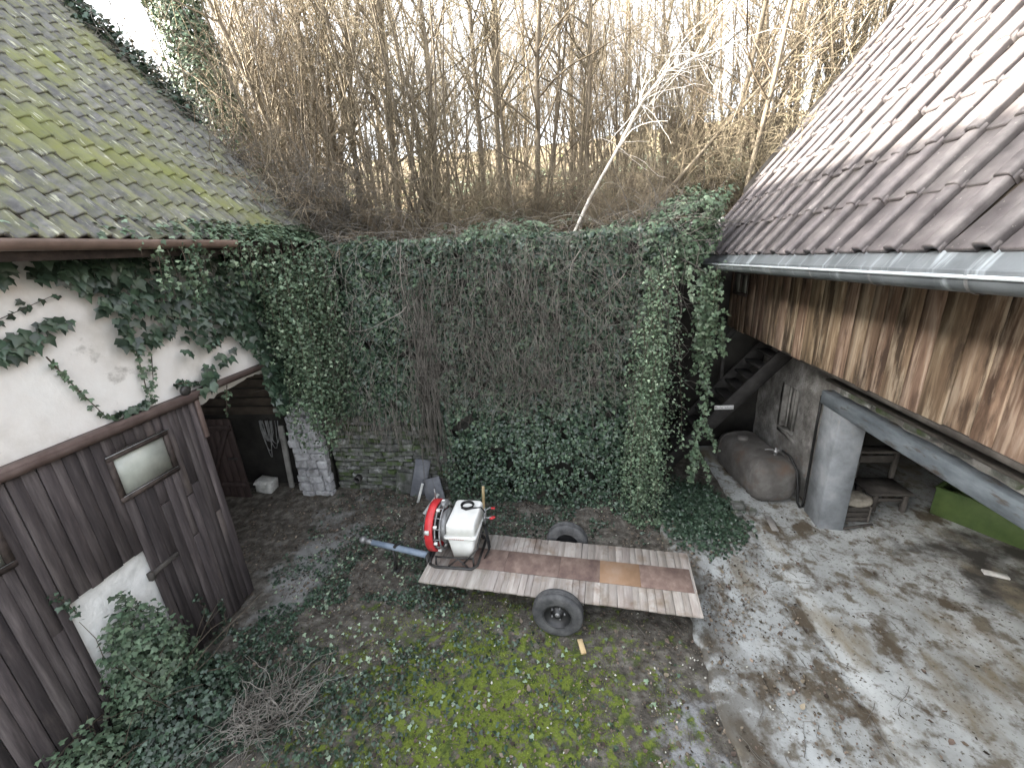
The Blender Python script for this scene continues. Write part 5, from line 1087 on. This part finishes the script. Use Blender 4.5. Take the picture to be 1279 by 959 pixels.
# things left of the trailer, at the foot of the wall
def slab_thing(label, w_, h_, t_, loc, rot, m_='slate'): return loose('stone_slab', label, 'slab', m_, (w_, t_, h_), loc, rot)
slab_thing('tall grey slate slab leaning on the wall beside mossy stones', .30, .80, .04, (-2.98, 7.14, .43), (-.16, .25, .15))
slab_thing('broad grey slate slab leaning low before the taller slab', .42, .45, .04, (-2.68, 6.98, .28), (-.35, -.35, -.1))
slab_thing('mossy grey slab leaning left of the slate slabs', .34, .5, .05, (-3.35, 7.16, .27), (-.2, .15, .1), 'stone')
loose('white_lath', 'flaking white lath propped against slabs at the wall foot', 'lath', 'white_board', (.07, .46, .025), (-2.62, 6.62, .19), (.5, .0, -.55))
loose('white_lath', 'short white broken lath standing beside the slate slabs', 'lath', 'white_board', (.05, .03, .42), (-2.92, 6.88, .25), (-.2, .3, 0))
loose('stake', 'upright pale wooden stake standing behind the sprayer', 'stake', 'pale_wood', (.05, .05, .7), (-1.55, 6.45, .36), (.05, .05, .2))
# ------------------------------------------------------------------ things in the dark barn bay
pd = thing('plank_door', (-6.95, 6.9, 0), 'red-brown ledged plank door standing inside the dark barn bay', 'door')
for k in range(6):
    b = MB(); b.bbox((-7.62 + k * .16, 6.90, .06), (-7.62 + k * .16 + .154, 6.93, 1.86), .003); b.build('plank', M['brown_door'], pd)
for z in (.32, 1.62):
    b = MB(); b.bbox((-7.60, 6.868, z), (-6.68, 6.899, z + .11), .004); b.build('ledge', M['brown_door'], pd)
b = MB(); b.hexa([(-7.52, 6.870, .44), (-7.40, 6.870, .44), (-7.40, 6.898, .44), (-7.52, 6.898, .44), (-6.86, 6.870, 1.615), (-6.74, 6.870, 1.615), (-6.74, 6.898, 1.615), (-6.86, 6.898, 1.615)]); b.build('brace', M['brown_door'], pd)
b = MB(); b.bbox((-6.9, 6.85, .98), (-6.68, 6.868, 1.02), .004); b.build('bolt', M['metal_dark'], pd)
wb = thing('white_box', (-6.46, 7.2, .05), 'white cardboard box lying open on the floor of the barn bay', 'box')
b = MB(); b.bbox((-6.66, 7.06, .06), (-6.3, 7.3, .34), .004, ry=.15); bx_ = b.build('body', M['white_board'], wb); b = MB(); b.bbox((-6.64, 6.98, .33), (-6.34, 7.1, .34), .002, rx=.5); b.build('flap', M['white_board'], wb)
cb = thing('cable_coil', (-6.2, 7.36, 1.0), 'grey cables hanging in loops on the back wall of the bay', 'cable')
b = MB()
for k in range(9):
    w0, d0 = R.uniform(.10, .28), R.uniform(.4, .95); t_ = np.linspace(0, math.pi, 12); cx = -6.25 + R.uniform(-.12, .12)
    b.tube(np.stack([cx - w0 / 2 * np.cos(t_) + R.normal(0, .006, 12), 7.40 - .02 * np.sin(t_) - .005 * k + 0 * t_, 1.62 - d0 * np.sin(t_)], -1), .008, 5)
b.build('loops', M['cable'], cb, True); b = MB(); b.tube([(-6.25, 7.44, 1.64), (-6.25, 7.34, 1.64)], .012, 6); b.build('hook', M['metal_dark'], cb)
loose('post', 'grey timber post leaning on the back wall of the bay', 'post', 'grey_board', (.11, .07, 1.5), (-5.98, 7.33, .76), (-.06, .02, 0))
loose('batten', 'thin batten leaning beside the grey post in the bay', 'batten', 'grey_board', (.05, .04, .95), (-5.78, 7.35, .49), (-.06, -.06, 0))
rr = random.Random(77)
wp = thing('stacked_timber', (-6.9, 7.36, 1.9), 'row of dark boards lining the upper back wall of the bay', 'timber')
for k in range(7):
    b = MB(); b.bbox((-8.4, 7.40, 1.75 + k * .2), (-5.6, 7.44, 1.75 + k * .2 + .17), .004); b.build('board', M['underlay'], wp)
# roof skylight edge on the barn
sl = thing('roof_window', (-7.15, 4.5, 7.9), 'pale skylight pane set among mossy barn roof tiles', 'skylight')
def on_roof(y, s_, h): return (EX - math.cos(pl) * s_ + math.sin(pl) * h, y, EZ + math.sin(pl) * s_ + math.cos(pl) * h)
b = MB(); P = [on_roof(4.15, 3.05, .05), on_roof(4.78, 3.05, .05), on_roof(4.78, 3.7, .05), on_roof(4.15, 3.7, .05)]; P += [on_roof(4.15, 3.05, .09), on_roof(4.78, 3.05, .09), on_roof(4.78, 3.7, .09), on_roof(4.15, 3.7, .09)]
b.hexa(P); b.build('frame', M['zinc'], sl)
b = MB(); P = [on_roof(4.20, 3.1, .091), on_roof(4.73, 3.1, .091), on_roof(4.73, 3.65, .091), on_roof(4.20, 3.65, .091), on_roof(4.20, 3.1, .097), on_roof(4.73, 3.1, .097), on_roof(4.73, 3.65, .097), on_roof(4.20, 3.65, .097)]; b.hexa(P); b.build('pane', M['zinc'], sl)
for o in bpy.data.objects:
    if '_w' in o: del o['_w']
